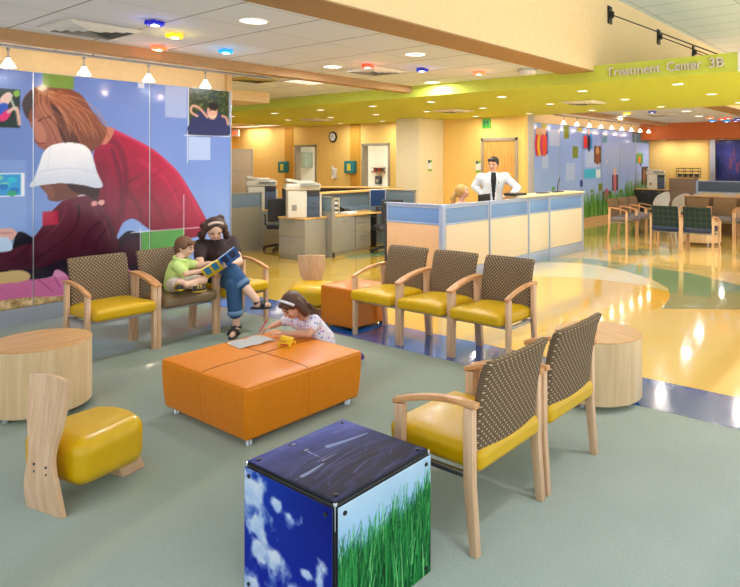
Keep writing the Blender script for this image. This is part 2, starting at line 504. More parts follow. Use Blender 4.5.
m_door = wood_mat('door_wood', (228, 176, 96), (204, 146, 68))
m_maple = wood_mat('maple', (234, 196, 158), (216, 172, 132))
m_maple_x = wood_mat('maple_across', (226, 178, 118), (196, 142, 84), axis='x')
m_maple_y = wood_mat('maple_arm', (232, 176, 120), (206, 142, 86), axis='y')
m_veneer = wood_mat('maple_veneer', (238, 208, 164), (224, 188, 140), k=0.5)
m_top = wood_mat('table_top_wood', (226, 176, 112), (204, 150, 88), axis='x', k=0.6)
m_desk = mat('desk_top_wood', (238, 188, 108), 0.35)
m_panel = mat('counter_panel_maple', (238, 218, 190), 0.45)
m_panel2 = mat('counter_maple_warm_lit', (232, 190, 146), 0.45)  # same counter maple, with the wing's warm light put into the colour
m_blue = mat('counter_blue_strip', (112, 150, 206), 0.3)
m_bframe = mat('counter_frame_blue_grey', (168, 182, 212), 0.35, 0.2)
m_grey = mat('cabinet_grey', (150, 148, 138), 0.5)
m_grey2 = mat('partition_grey', (142, 138, 122), 0.6)
m_pglass = mat('partition_glass', (120, 140, 156), 0.25)
m_taupe = mat('partition_taupe', (168, 148, 124), 0.8)
m_beige = mat('printer_beige', (232, 224, 204), 0.4)
m_slate = mat('printer_slate', (74, 88, 108), 0.4)
m_lime = mat('lime_vinyl', (220, 174, 2), 0.36, spec=0.4, coat=0.08, bump=(18, 0.05))
m_bronze = mat('bronze_vinyl', (122, 98, 66), 0.28, spec=0.5, coat=0.2, bump=(18, 0.05))
m_orangev = mat('orange_vinyl', (232, 134, 0), 0.42, spec=0.35, coat=0.03, bump=(5, 0.22), stretch=(2.2, 2.2, 0.5))
m_stitch = mat('stitched_seam', (172, 92, 8), 0.5)
m_dots = dot_fabric('dotted_fabric', (98, 79, 61), (198, 180, 142), 0.032, 0.68)
m_brownf = mat('brown_fabric', (132, 104, 74), 0.9)
m_plaid = plaid_fabric('plaid_fabric')
m_bluev = mat('blue_vinyl', (30, 46, 84), 0.35)
m_greyv = mat('grey_vinyl', (120, 112, 116), 0.4)
m_lens = mat('lamp_lens', (255, 250, 240), 0.4, emit=3.0, ecol=(255, 248, 236))
m_lens2 = mat('panel_diffuser', (255, 252, 246), 0.5, emit=0.7, ecol=(255, 250, 240))
m_shade = mat('pendant_glass', (255, 246, 232), 0.4, emit=7.0, ecol=(255, 240, 214))
m_print = print_mat('gloss_print', 0.18, 0.08, 0.3)
m_print_c = print_mat('cube_print', 0.5, 0.0, 0.12)
m_print_m = print_mat('satin_print', 0.35, 0.1)
m_steel = mat('brushed_steel', (170, 170, 172), 0.35, 0.9)
m_paper = mat('paper_white', (240, 240, 236), 0.7)

# ================================================================ floor
m_f0 = floor_mat('floor_sage', (176, 184, 166), (134, 146, 132), 0.14)
m_f1 = floor_mat('floor_blue', (26, 104, 190), (12, 72, 152), 0.16)
m_f2 = floor_mat('floor_yellow', (254, 220, 132), (246, 200, 100), 0.12)
m_f3 = floor_mat('floor_cream', (252, 234, 184), (242, 218, 156), 0.12)
m_f4 = floor_mat('floor_green', (164, 184, 130), (128, 154, 104), 0.15)
m_f5 = floor_mat('floor_amber', (250, 206, 80), (238, 184, 50), 0.12)
bm = B()
bx(bm, -3, 21, -2.6, 18.6, -0.12, 0.0)
def inlay(pts, mi, z):
    vs = [bm.verts.new((p[0], p[1], z)) for p in pts]
    f = bm.faces.new(vs)
    f.normal_update()
    if f.normal.z < 0: f.normal_flip()
    f.material_index = mi
inlay([(4.87, -2.6), (21, -2.6), (21, 18.6), (4.87, 18.6)], 2, 0.0008)
inlay([(4.29, -2.6), (4.87, -2.6), (4.87, 7.6), (4.29, 7.6)], 1, 0.0012)
amb = smooth([P(*q) for q in ((560, 277), (600, 279.5), (640, 284), (664, 289), (670, 295), (662, 306), (630, 316), (580, 326), (520, 336), (470, 345))], 5, False)[:-2] + [(4.872, 3.2), (4.872, 18.4), (12.4, 18.4), (12.4, 5.6), (7.6, 5.0)]
inlay(amb, 5, 0.0012)
crm = smooth([P(*q) for q in ((520, 268), (540, 262.5), (580, 264), (620, 270), (645, 277), (664, 287), (669, 291), (655, 288), (620, 282), (580, 278), (540, 276), (515, 274))], 5)
inlay(crm, 3, 0.0016)
grn = [P(*q) for q in ((520, 262), (545, 258), (590, 259), (642, 266), (690, 273), (740, 285.4), (790, 299), (790, 310), (740, 309.6), (700, 309), (661, 308.6), (668, 301), (670, 295), (667.8, 288), (652.4, 279.6), (625, 271), (590, 263.5), (560, 261.5), (535, 263))]
inlay(grn, 4, 0.0020)
inlay(smooth([P(*q) for q in ((603, 252), (625, 249.4), (655, 249.6), (682, 252), (660, 255), (630, 255.2))], 5), 4, 0.0016)
inlay([P(*q) for q in ((345, 255), (386, 251), (400, 254), (350, 260))], 4, 0.0016)
bmp = B(); bx(bmp, -6, 24, -16, -2.6, -0.14, -0.02); struct('floor_bounce', bmp, mat('bounce_ground_pale', (226, 226, 224), .8))  # unseen ground added outside so sunlight bounces up to the high ceiling
struct('floor', bm, [m_f0, m_f1, m_f2, m_f3, m_f4, m_f5], sharp=0)

# ================================================================ walls, ceilings, soffits
GX = 7.72; GZ = 2.725; CZ = 2.90; HZ = 3.97; XB = 12.4
bm = B(); bx(bm, -3, 5.04, 7.66, 7.85, 0, CZ); struct('wall_left', bm, m_cream)
bm = B(); bx(bm, 4.98, 5.05, 7.60, 7.86, 2.64, CZ); struct('trim_1', bm, m_tan)
bm = B(); bx(bm, -3, 5.04, 7.60, 7.66, 0, 0.166); struct('baseboard_left', bm, m_base)
bm = B()
ops = [(11.57, 12.51), (14.48, 15.36)]
ys = [7.4] + [v for o in ops for v in o] + [18.4]
for a, b in ((7.4, 11.57), (12.51, 14.48), (15.36, 18.6)): bx(bm, XB, XB+0.15, a, b, 0, GZ+0.2)
for a, b in ops: bx(bm, XB, XB+0.15, a, b, 2.13, GZ+0.2)
struct('wall_back', bm, m_yellow)
bm = B()
bx(bm, XB-0.02, XB, 15.36+0.14, 15.36+0.52, 0, GZ); bx(bm, XB-0.02, XB, 12.51+0.12, 12.51+0.5, 0, GZ)
struct('trim_2', bm, m_gold)
bm = B(); bx(bm, XB+.16, 12.84, 7.40, 7.78, 0, CZ, 0.01); struct('wall_end', bm, mat('wall_end_grey', (196, 192, 186), .4, .2))
bm = B(); bx(bm, 11.46, XB, 9.72, 10.45, 0, GZ, 0.006); struct('wall_column', bm, m_column)
bm = B(); bx(bm, 12.84, 21, 7.66, 7.8, 0, CZ); struct('wall_right', bm, m_cream)
bm = B(); bx(bm, 12.84, 20.9, 7.60, 7.66, 0, 0.15); struct('baseboard_right', bm, m_tan)
bm = B(); bx(bm, 20.9, 21.05, -2.6, 7.8, 0, HZ); struct('wall_far', bm, m_yellow)
bm = B(); bx(bm, 20.84, 20.9, 5.50, 5.66, 0, 2.4); struct('trim_3', bm, m_alu)
bm = B(); bx(bm, 20.1, 20.9, -2.6, 7.66, 2.385, CZ, 0.005); struct('trim_4', bm, m_orange)
bm = B(); bx(bm, 4.0, 12.6, 18.4, 18.55, 0, CZ); struct('wall_nurse', bm, m_gold)
# open rooms behind the two doorways
bm = B()
bx(bm, 14.6, 14.7, 11.1, 19.6, 0, 2.6); bx(bm, XB+.15, 14.7, 11.0, 11.1, 0, 2.6); bx(bm, XB+.15, 14.7, 19.6, 19.7, 0, 2.6); bx(bm, XB+.15, 14.7, 11, 19.7, 2.6, 2.65); bx(bm, XB+.15, 14.7, 11, 19.7, -0.02, 0.001)
bx(bm, XB+.15, 13.4, 14.30, 14.38, 0, 2.6)
struct('wall_rooms', bm, mat('paint_pale', (246, 242, 226), 0.7))
# ceilings
bm = B(); bx(bm, -3, GX, 3.8, 18.5, CZ, CZ+0.08); struct('ceiling', bm, m_tile)
bm = B(); bx(bm, XB, 21, 3.8, 7.8, CZ, CZ+0.08); struct('ceiling', bm, m_tile)
bm = B(); bx(bm, -3, 21, -2.6, 3.7, HZ, HZ+0.08); struct('ceiling', bm, m_tile2)
bm = B(); bx(bm, GX, XB+0.1, 15.1, 18.5, GZ+0.06, GZ+0.14); struct('ceiling', bm, m_white)
bm = B(); bx(bm, GX, XB, 1.79, 15.1, GZ, 2.945, 0.003); struct('trim_5', bm, m_green)
bm = B(); bx(bm, GX-0.004, XB, 1.765, 1.789, GZ, 2.945); struct('trim_6', bm, m_white)
bm = B(); bx(bm, -3, 20.9, 3.56, 4.03, 2.885, HZ); struct('wall_bulkhead', bm, m_cream)
m_tan2 = mat('beam_brown', (176, 138, 98), 0.7, spec=0.25)  # darker brown for the beams and the bulkhead's underside
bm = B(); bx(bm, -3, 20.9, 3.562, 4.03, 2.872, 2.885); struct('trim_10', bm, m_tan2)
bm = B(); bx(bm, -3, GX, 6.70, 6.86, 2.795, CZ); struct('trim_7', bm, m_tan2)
bm = B(); bx(bm, 5.4, 7.0, 9.4, 11.0, GZ, CZ, 0.003); struct('trim_8', bm, m_cream)
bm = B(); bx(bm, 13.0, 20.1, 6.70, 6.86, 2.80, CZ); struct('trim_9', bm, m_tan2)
# doors
for n, (a, b) in enumerate(ops):
    bm = B()
    for y in (a, b): bx(bm, XB-0.03, XB+0.17, y-0.05 if y == a else y-.012, y+.012 if y == a else y+0.05, 0, 2.18, 0.004)
    bx(bm, XB-0.03, XB+0.17, a-0.05, b+0.05, 2.118, 2.18, 0.004)
    d = struct('door_%d' % (n+1), bm, m_frame)
bm = B(); d3a, d3b = 7.62, 8.50
for y0, y1 in ((d3a-.06, d3a), (d3b, d3b+.06)): bx(bm, XB-0.05, XB+0.02, y0, y1, 0, 2.24, 0.004)
bx(bm, XB-0.05, XB+0.02, d3a-.06, d3b+.06, 2.17, 2.24, 0.004)
d = struct('door_3', bm, m_frame)
bm = B(); bx(bm, XB-0.025, XB-0.002, d3a, d3b, 0.01, 2.17, 0.003); lf = obj('door_leaf', bm, m_door, d)
bm = B(); tube(bm, [(XB-0.03, d3a+.07, 1.0), (XB-0.08, d3a+.07, 1.0), (XB-0.08, d3a+.19, 1.0)], 0.012); obj('handle', bm, m_alu, lf)
# hung letters of the unit name on the lime fascia
sg = thing('fascia_sign', 'raised grey letters reading Treatment Center 3B on lime green fascia', 'sign', (GX-0.016, 0, 0))
m_letter = mat('letter_grey', (222, 212, 198), 0.4, 0.1)
ya, za = onx(607, 78.4, GX); yb, _ = onx(661, 72, GX); yc, _ = onx(667, 72, GX); yd, _ = onx(702, 69, GX); ye, _ = onx(709, 67.5, GX); yf, _ = onx(724.5, 66, GX)
for wd, y0, y1 in (('Treatment', ya, yb), ('Center', yc, yd), ('3B', ye, yf)):
    o = text_mesh('lettering', wd, 0.158, 0.012, m_letter, sg, (0, y0, 2.79), (PI/2, 0, -PI/2), bold=.0015)
    wx = max(v.co.x for v in o.data.vertices); s = abs(y1-y0)/wx
    for v in o.data.vertices: v.co.x *= s
# ---------------------------------------------------------------- lamps
WARM = (1.0, 0.97, 0.91); NEUT = (0.86, 0.93, 1.0)
def downlight(z, x, y, r, en, col, label, group, proto=[None]):
    t = thing('recessed_downlight', label, 'ceiling light', (x, y, z), 0, group)
    bm = B(); lathe(bm, [(r*0.82, -0.001), (r*0.86, -0.008), (r, -0.008), (r, 0.0), (r*0.82, 0.0)], seg=28); obj('trim_ring', bm, m_white, t)
    bm = B(); lathe(bm, [(0, -0.002), (r*0.82, -0.003), (r*0.82, -0.0005), (0, -0.0005)], seg=28); obj('lens', bm, m_lens, t)
    lamp('lamp', 'AREA', en, col, t, (0, 0, -0.02), r*1.5)
    return t
first = None; ords = ['first', 'second', 'third', 'fourth', 'fifth', 'sixth', 'seventh', 'eighth']
for i, x in enumerate((8.52, 10.1, 11.85)):
    for j, y in enumerate((2.72, 4.10, 5.50, 6.95, 8.35, 9.80, 11.27, 12.82)):
        lab = 'small downlight in lime soffit, %s from right in %s row' % (ords[j], ['the fascia-side', 'the middle', 'the back'][i])
        if first is None: first = downlight(GZ, x, y, 0.085, E_GREEN, WARM, lab, 'downlights in the green soffit')
        else: dup(first, (x, y, GZ), 0, lab)
big = None
for x, y, lab in ((3.3, 4.65, 'large round downlight in white tile ceiling, nearest of its row beside the brown bulkhead edge'), (5.42, 4.65, 'round downlight in white tile ceiling beside bulkhead, right of the red lamp'),
                  (5.5, 6.1, 'round downlight in white tile ceiling close to the tan beam'), (7.5, 6.1, 'farthest round downlight in white tile ceiling, near the lime fascia'),
                  (1.2, 4.65, ''), (1.2, 6.1, '')):
    if not lab: continue
    if big is None: big = downlight(CZ, x, y, 0.135, E_TILE, NEUT, lab, 'downlights in the tile ceiling')
    else: dup(big, (x, y, CZ), 0, lab)
for k, (x, y, lab) in enumerate(((15.5, 4.75, 'round downlight in the far tile ceiling, nearest to the lime soffit'), (17.4, 5.0, 'round downlight in far tile ceiling before the cluster of coloured lamps'), (16.2, 6.65, 'round downlight in far tile ceiling beside the pendant lamps'))):
    downlight(CZ, x, y, 0.135, 7.0, NEUT, lab, 'downlights in the far tile ceiling')
for k, y in enumerate((7.0, 6.2, 5.2, 4.2)):
    downlight(2.385, 20.45, y, 0.07, 7.0, WARM, 'small downlight under the orange soffit, %s from the left' % ords[k], 'downlights under the orange soffit')
# daylight tubes of the high ceiling: recessed square troffers, out to the camera side
def troffer(x, y, z, sx, sy, en, lab, group, col=NEUT):
    t = thing('ceiling_light_panel', lab, 'ceiling light', (x, y, z), 0, group)
    bm = B()
    for a, b, c, d in ((-sx, sx, -sy, -sy+.03), (-sx, sx, sy-.03, sy), (-sx, -sx+.03, -sy, sy), (sx-.03, sx, -sy, sy)): bx(bm, a, b, c, d, -0.012, 0)
    obj('frame', bm, m_white, t)
    bm = B(); bx(bm, -sx+.03, sx-.03, -sy+.03, sy-.03, -0.006, -0.001); obj('diffuser', bm, m_lens2, t)
    d = lamp('lamp', 'AREA', en, col, t, (0, 0, -0.03)); d.data.shape = 'RECTANGLE'; d.data.size = sx*1.8; d.data.size_y = sy*1.8
    return t
troffer(6.3, 7.5, CZ, 0.3, 0.3, 30, 'square light panel in the ceiling behind the tan beam', None)
troffer(12.0, 17.2, GZ+0.06, 0.3, 0.6, 18, 'long light panel above the exit sign at far left', None, WARM)
troffer(11.95, 15.85, GZ+0.06, 0.3, 0.6, 4, 'long light panel before the golden wall strip at the back', None, WARM)
for n, (a, b) in enumerate(ops):
    troffer(13.5, (a+b)/2+.75, 2.6, 0.3, 0.3, 42, 'light panel inside the %s open room' % ('right-hand', 'left-hand')[n], None)
sd = bpy.data.lights.new('sun', 'SUN'); sd.energy = SUN; sd.angle = R(2); sd.color = (1.0, 0.97, 0.92)
so = bpy.data.objects.new('sun', sd); COL.objects.link(so); so.location = (4, -12, 9); so.rotation_euler = (R(20), 0, 0)
# star-shaped coloured lamps
def star_lamp(x, y, z, col, lab, glow, en=1.2, r=0.085, group='star lamps on the tile ceiling'):
    t = thing('star_lamp', lab, 'ceiling lamp', (x, y, z), random.uniform(0, 1), group)
    mm = mat('star_glass_%d_%d_%d' % col, col, 0.15, emit=glow, ecol=col)
    n = 30; poly = [(r*(0.80+0.2*math.cos(5*2*PI*i/n))*math.cos(2*PI*i/n), r*(0.80+0.2*math.cos(5*2*PI*i/n))*math.sin(2*PI*i/n)) for i in range(n)]
    bm = B(); prism(bm, poly, -0.045, -0.012, bev=0.006); obj('glass_star', bm, mm, t)
    bm = B(); cyl(bm, (0, 0, 0), 0.035, -0.050, -0.0449, 16); obj('lens', bm, m_lens, t)
    bm = B(); cyl(bm, (0, 0, 0), 0.03, -0.012, 0, 12); obj('mount', bm, m_alu, t)
    if en: lamp('lamp', 'POINT', en, tuple(min(1, .25+v) for v in lin(col)), t, (0, 0, -0.09), 0.03)
    return t
BL, YE, OR, CY, RE, NB = (30, 30, 190), (255, 200, 20), (255, 110, 60), (20, 160, 235), (245, 70, 40), (35, 45, 190)
star_lamp(2.78, 5.3, CZ, BL, 'deep blue star lamp on ceiling beside the square air vent', 0.3)
star_lamp(3.17, 5.68, CZ, YE, 'yellow star lamp on the tile ceiling', 1.6)
star_lamp(3.42, 6.45, CZ, OR, 'orange star lamp on ceiling next to the tan beam', 1.4)
star_lamp(3.95, 6.05, CZ, CY, 'light blue star lamp on the tile ceiling', 0.9)
star_lamp(5.62, 5.6, CZ, RE, 'red star lamp beside the farther square air vent', 1.3)
star_lamp(6.27, 5.27, CZ, NB, 'dark blue star lamp left of the smoke detector', 0.3)
star_lamp(6.95, 4.85, CZ, OR, 'small orange-red star lamp nearest the smoke detector', 1.3)
for k, (x, y, c, lab) in enumerate(((15.07, 6.06, YE, 'yellow star lamp in far ceiling above mural'), (14.98, 5.4, NB, 'dark blue star lamp in far ceiling beside the lime soffit'), (17.97, 4.87, OR, 'orange star lamp in the far cluster, nearest of them'),
        (19.4, 5.2, CY, 'pale blue star lamp in the far cluster, leftmost'), (18.59, 4.72, RE, 'red star lamp in middle of the far cluster'), (18.27, 4.48, RE, 'red star lamp at right of the far cluster'), (18.86, 4.36, NB, 'dark blue star lamp at right end of the far cluster'), (19.8, 4.9, CY, 'pale blue star lamp at back of the far cluster'), (19.6, 4.6, NB, 'dark blue star lamp at back of the far cluster'))):
    star_lamp(x, y, CZ, c, lab, 1.0, 0, 0.1, 'coloured lamps on the far ceiling')
# smoke detector, vents
t = thing('smoke_detector', 'white round smoke detector on ceiling beside the bulkhead corner', 'smoke detector', (7.2, 4.25, CZ))
bm = B(); lathe(bm, [(0, -0.075), (0.09, -0.07), (0.11, -0.04), (0.12, -0.02)], seg=24); obj('cover', bm, m_white, t)
bm = B(); cyl(bm, (0, 0, 0), 0.13, -0.025, 0, 24); obj('base', bm, m_alu, t)
def vent(x, y, z, s, lab, m1):
    t = thing('air_vent', lab, 'air vent', (x, y, z))
    bm = B()
    for k in range(4):
        a = s*(1-0.22*k); b = a - s*0.17; z0, z1 = -0.006, -0.034
        for q in range(4):
            M = Matrix.Rotation(PI/2*q, 4, 'Z')
            v = [bm.verts.new(M @ Vector(p)) for p in ((-a, -a, z0), (a, -a, z0), (b, -b, z1), (-b, -b, z1))]
            bm.faces.new(v)
    obj('louvre', bm, m1, t)
    bm = B(); bx(bm, -s, s, -s, s, -0.003, -0.0005); obj('back_plate', bm, mat('vent_dark', (158, 150, 144), 0.7), t)
    bm = B()
    for q in range(4):
        M = Matrix.Rotation(PI/2*q, 4, 'Z')
        v = [bm.verts.new(M @ Vector(p)) for p in ((-s-.03, -s-.03, -.006), (s+.03, -s-.03, -.006), (s, -s, -.012), (-s, -s, -.012))]; bm.faces.new(v)
    obj('rim', bm, m_white, t)
vent(2.62, 6.1, CZ, 0.31, 'square louvred air vent in ceiling above the big mural', m_white)
vent(6.05, 5.9, CZ, 0.29, 'square louvred air vent beside the red star lamp', m_white)
vent(10.12, 4.85, GZ, 0.30, 'square air vent in the lime soffit, right of the column', m_white)
vent(10.2, 7.75, GZ, 0.30, 'square air vent in the lime soffit, in front of the column', m_white)
vent(10.4, 12.1, GZ, 0.30, 'square air vent in the lime soffit, leftmost over the nurse station', m_white)
vent(5.6, 7.9, CZ, 0.28, 'olive square air vent behind the tan beam', mat('vent_olive', (178, 160, 92), 0.7))
vent(16.2, 5.6, CZ, 0.35, 'air vent in the far tile ceiling', m_white)
# pendants on rails
def pendant_row(xs, y, zr, x0, x1, rl, labs, group, en):
    t = thing('track_rail', rl, 'lamp rail', (x0, y, zr))
    bm = B(); bx(bm, 0, x1-x0, -0.012, 0.012, -0.012, 0.012, 0.003); obj('rail', bm, m_steel, t)
    for q in (0.03, 0.5, 0.97):
        bm = B(); cyl(bm, ((x1-x0)*q, 0, 0), 0.008, 0.01, CZ-zr, 8); obj('hanger', bm, m_steel, t)
    pr = None
    for x, lab in zip(xs, labs):
        if pr is None:
            pr = thing('pendant_lamp', lab, 'pendant lamp', (x, y, zr-0.012), 0, group)
            bm = B(); cyl(bm, (0, 0, 0), 0.006, -0.105, 0, 8); cyl(bm, (0, 0, 0), 0.016, -0.03, 0.0, 10); obj('stem', bm, m_steel, pr)
            bm = B(); lathe(bm, [(0.0, -0.085), (0.018, -0.105), (0.024, -0.118), (0.066, -0.192), (0.061, -0.192), (0.0, -0.165)], seg=24); obj('shade', bm, m_shade, pr)
            bm = B(); cyl(bm, (0, 0, 0), 0.017, -0.118, -0.085, 12); obj('socket_cap', bm, m_steel, pr)
            lamp('lamp', 'POINT', en, (1.0, 0.72, 0.5), pr, (0, 0, -0.25), 0.03)
            lamp('lamp', 'SPOT', en*0.45, (1.0, 0.55, 0.32), pr, (0, 0, -0.05), 0.02, (PI, 0, 0), R(90))
        else: dup(pr, (x, y, zr-0.012), 0, lab)
pendant_row((2.28, 2.96, 3.64, 4.34), 7.08, 2.80, 0.8, 5.3, 'grey lamp rail in front of the big mural wall', ('white cone pendant lamp at left edge of the photo', 'white cone pendant above the woman in the big mural', 'white cone pendant above the small white square of the mural', 'white cone pendant nearest the right end of the big mural'), 'pendants over the big mural', 3.0)
n2 = 10
pendant_row([13.92 + 0.72*i for i in range(n2)], 7.2, 2.80, 13.4, 20.6, 'lamp rail in front of the far blue mural', ['small white cone pendant over the far mural, %s from the left' % (ords + ['ninth', 'last'])[i] for i in range(n2)], 'pendants over the far mural', 2.2)
# tie rods of the soffit
for k, (bxp, ex) in enumerate(((8.22, 8.1), (10.15, 10.0), (12.0, 11.9))):
    t = thing('tie_rod', ['black tie rod on bulkhead wall, nearest of three', 'black tie rod on bulkhead wall, middle one', 'black tie rod on bulkhead wall, farthest by the sign'][k], 'tie rod', (bxp, 3.55, 3.70), 0, 'tie rods holding the lime soffit')
    bm = B(); bx(bm, -0.06, 0.06, -0.012, 0.01, -0.12, 0.12, 0.004); obj('wall_plate', bm, m_black, t)
    bm = B(); cyl(bm, (0, -0.03, 0), 0.035, -0.04, 0.04, 12); obj('clevis', bm, m_black, t)
    bm = B(); tube(bm, [(0, -0.03, 0), (ex-bxp, 2.0-3.55, 2.95-3.70)], 0.008, 8); obj('rod', bm, m_dark, t)
# ================================================================ the big mural
def sub(cv, i0, i1):
    s = Canvas.__new__(Canvas); s.res = cv.res; s.nx = i1-i0; s.nz = cv.nz
    s.X = cv.X[:, i0:i1]-cv.X[0, i0]; s.Z = cv.Z[:, i0:i1]; s.c = cv.c[:, i0:i1].copy(); s.w = (s.nx-1)*s.res; s.h = cv.h
    return s
MX0, MZ0, MW, MH = 1.40, 0.17, 3.63, 2.47
cv = Canvas(MW, MH, 0.01, (120, 146, 206))
def mu(px, py):
    x, z = ony(px, py, 7.61); return (x-MX0, z-MZ0)
def mp(pts): return [mu(*p) for p in pts]
sky = cv.grad((96, 122, 196), (136, 166, 224), (0, MH), (0, 0.6))
n = cv.noise(1.2, 3)[..., None]
cv.c[:] = sky + (n-0.5)*30
def hpoly(pts, c, **k): cv.poly(smooth(mp(pts), 5), c, **k)
def hrect(x0, x1, y0, y1, c, a=1.0):
    ym = (y0+y1)/2; xm = (x0+x1)/2
    (u0, _), (u1, _), (_, v0), (_, v1) = mu(x0, ym), mu(x1, ym), mu(xm, y1), mu(xm, y0)
    cv.rect(u0, u1, v0, v1, c, a)
def hstroke(pts, wpx, c, a=1.0, w2=None):
    s = 1/95.0
    cv.stroke(smooth(mp(pts), 4, False) if len(pts) > 2 else mp(pts), wpx*s, c, a, None if w2 is None else w2*s)
# pale squares
hrect(164.8, 186.4, 86.5, 117.6, (168, 184, 226), .8); hrect(188, 210, 137, 160, (190, 206, 238), .8)
hrect(0, 26, 160, 230, (136, 168, 226), .5)
# woman's jumper
u0 = mu(110, 240); u1 = mu(185, 150)
red = cv.grad((92, 20, 44), (204, 22, 66), u0, u1) + (cv.noise(0.25, 9, ax=(1, 1))[..., None]-.5)*26
cv.poly(smooth(mp([(96, 140), (101, 131), (108, 127.5), (127.7, 136.6), (150, 147.7), (163, 157.7), (178.7, 173), (192, 194), (202, 212), (206, 222), (199, 236), (175, 238), (152, 231), (138, 221), (130, 219), (122, 224), (116, 237), (108, 246), (90, 240), (82, 190), (92, 160)]), 5), red)
for k in range(26):
    a = 118+k*3.0+random.uniform(-2, 2); b = 160+random.uniform(-8, 50)
    if b > 150+(a-118)*0.9: hstroke([(a, b), (a+8, b-5), (a+18, b-7)], 1.6, (122, 14, 44) if k % 2 else (222, 48, 92), .28, .4)
for q, w_, c_, a_ in (([(104, 134), (120, 150), (126, 180), (122, 216)], 9, (74, 14, 36), .35), ([(126, 190), (138, 206), (142, 224)], 7, (84, 16, 40), .35), ([(150, 196), (160, 212), (166, 232)], 6, (104, 16, 44), .35), ([(110, 129), (150, 149), (178, 175), (200, 216)], 5, (226, 52, 98), .45), ([(140, 160), (165, 180), (180, 208)], 6, (222, 40, 88), .3), ([(98, 165), (104, 190), (104, 225)], 8, (112, 22, 50), .4), ([(160, 170), (150, 178), (140, 192)], 3, (130, 16, 48), .5), ([(176, 190), (166, 198), (158, 212)], 3, (130, 16, 48), .5), ([(188, 208), (178, 216), (172, 230)], 3, (130, 16, 48), .5)): hstroke(q, w_, c_, a_, w_*.4)
hstroke([(112, 150), (121, 185), (118, 222)], 5, (84, 16, 40), .5, 3); hstroke([(128, 182), (146, 172)], 2, (84, 16, 40), .6, .5)
hpoly([(97, 142), (101, 131), (108, 127), (114, 131), (106, 144)], (196, 120, 96))
# dark trousers behind the child
hpoly([(117, 240), (128, 231), (140, 233), (152, 232), (163, 240), (170, 262), (172, 300), (100, 300), (98, 262)], (34, 24, 42))
hpoly([(122, 244), (136, 238), (146, 246), (140, 262), (120, 262)], (70, 26, 48), alpha=.6)
# woman's face and hair
hpoly([(26, 104), (34, 98), (48, 101), (62, 112), (66, 130), (60, 146), (48, 150), (40, 148), (35, 142), (33, 132), (29, 122)], (150, 92, 78))
hpoly([(33, 118), (40, 122), (46, 134), (44, 144), (38, 143), (35, 137), (33, 128)], (186, 122, 100), alpha=.8)
hstroke([(38, 121), (45, 117.5), (51, 118)], 1.5, (74, 40, 34)); hstroke([(42, 118), (54, 114.5)], 1.1, (104, 62, 46)); hstroke([(34.5, 141), (39, 143.5), (44, 143)], 1.6, (130, 54, 54))
hpoly([(22, 107), (22.5, 100), (27, 93), (36, 87), (48, 85.5), (60, 86.6), (72, 90), (82, 96), (90, 108), (99, 121), (106, 129), (104, 139), (99, 146), (92, 151), (82, 150), (72, 140), (62, 128), (56, 114), (46, 104), (38, 104), (33, 110), (31, 122), (27, 118)], (122, 68, 46))
hpoly([(50, 104), (60, 112), (70, 128), (82, 146), (92, 152), (86, 158), (72, 150), (62, 140), (56, 122)], (70, 38, 34))
for k in range(46):
    t = k/46; x0 = 36+26*t; y0 = 87+3*t
    hstroke([(x0, y0+random.uniform(0, 6)), (x0+14+8*t, y0+12+random.uniform(-3, 6)), (x0+26+14*t, y0+30+random.uniform(-5, 5)), (x0+30+20*t, y0+48+random.uniform(-6, 2))], 1.3, random.choice([(196, 132, 88), (168, 100, 64), (92, 46, 34), (220, 160, 116), (140, 80, 54)]), .7, .5)
for k in range(14):
    x0 = 30+k*1.1; hstroke([(x0+4, 94), (x0+6, 108), (x0+16+k, 128), (x0+24+k, 146)], 1.2, random.choice([(196, 132, 88), (92, 46, 34), (160, 96, 66)]), .6, .5)
hpoly([(22, 108), (23, 100), (28, 93), (33, 90), (33, 104), (29, 112), (27, 119)], (64, 52, 54))
# child: legs, blanket, straw
hpoly([(10, 256), (40, 246), (70, 250), (118, 250), (122, 300), (0, 300), (0, 262)], (30, 20, 36))
straw = np.array((196, 166, 116)) + (cv.noise(0.05, 21, 3)[..., None]-.5)*150
cv.poly(mp([(-90, 300), (0, 298), (62, 292), (140, 283), (140, 310), (62, 310), (0, 318), (-90, 335)]), straw)
for k in range(160):
    x = random.uniform(-60, 130); y = 301-(x*0.09)+random.uniform(-2, 10)
    hstroke([(x, y), (x+random.uniform(-3, 3), y-random.uniform(1, 4))], .6, random.choice([(228, 206, 158), (130, 96, 58), (92, 74, 40), (206, 176, 120)]), .8)
hpoly([(-60, 300), (-40, 288), (0, 284), (19, 280), (40, 279), (52, 276), (57, 271), (66, 279), (92, 270), (120, 266), (140, 280), (120, 287), (62, 296), (30, 297), (0, 301), (-30, 312)], (214, 130, 176))
hpoly([(53, 276), (57, 269.5), (68, 277), (66, 287), (60, 288)], (222, 146, 190))
for k in range(9):
    y = 283+k*2; hstroke([(-50, y+8), (0, y+1.5), (22, y-1.5), (60, y-5), (100, y-13)], .8, (176, 52, 112), .75)
hstroke([(54, 277), (60, 287)], 1, (150, 50, 100)); hstroke([(38, 280), (52, 291)], 1.2, (150, 60, 110), .7)
hpoly([(-60, 275), (-20, 272), (0, 272.5), (12, 270.5), (24, 271), (30, 276), (24, 281), (0, 284), (-60, 290)], (206, 176, 122))
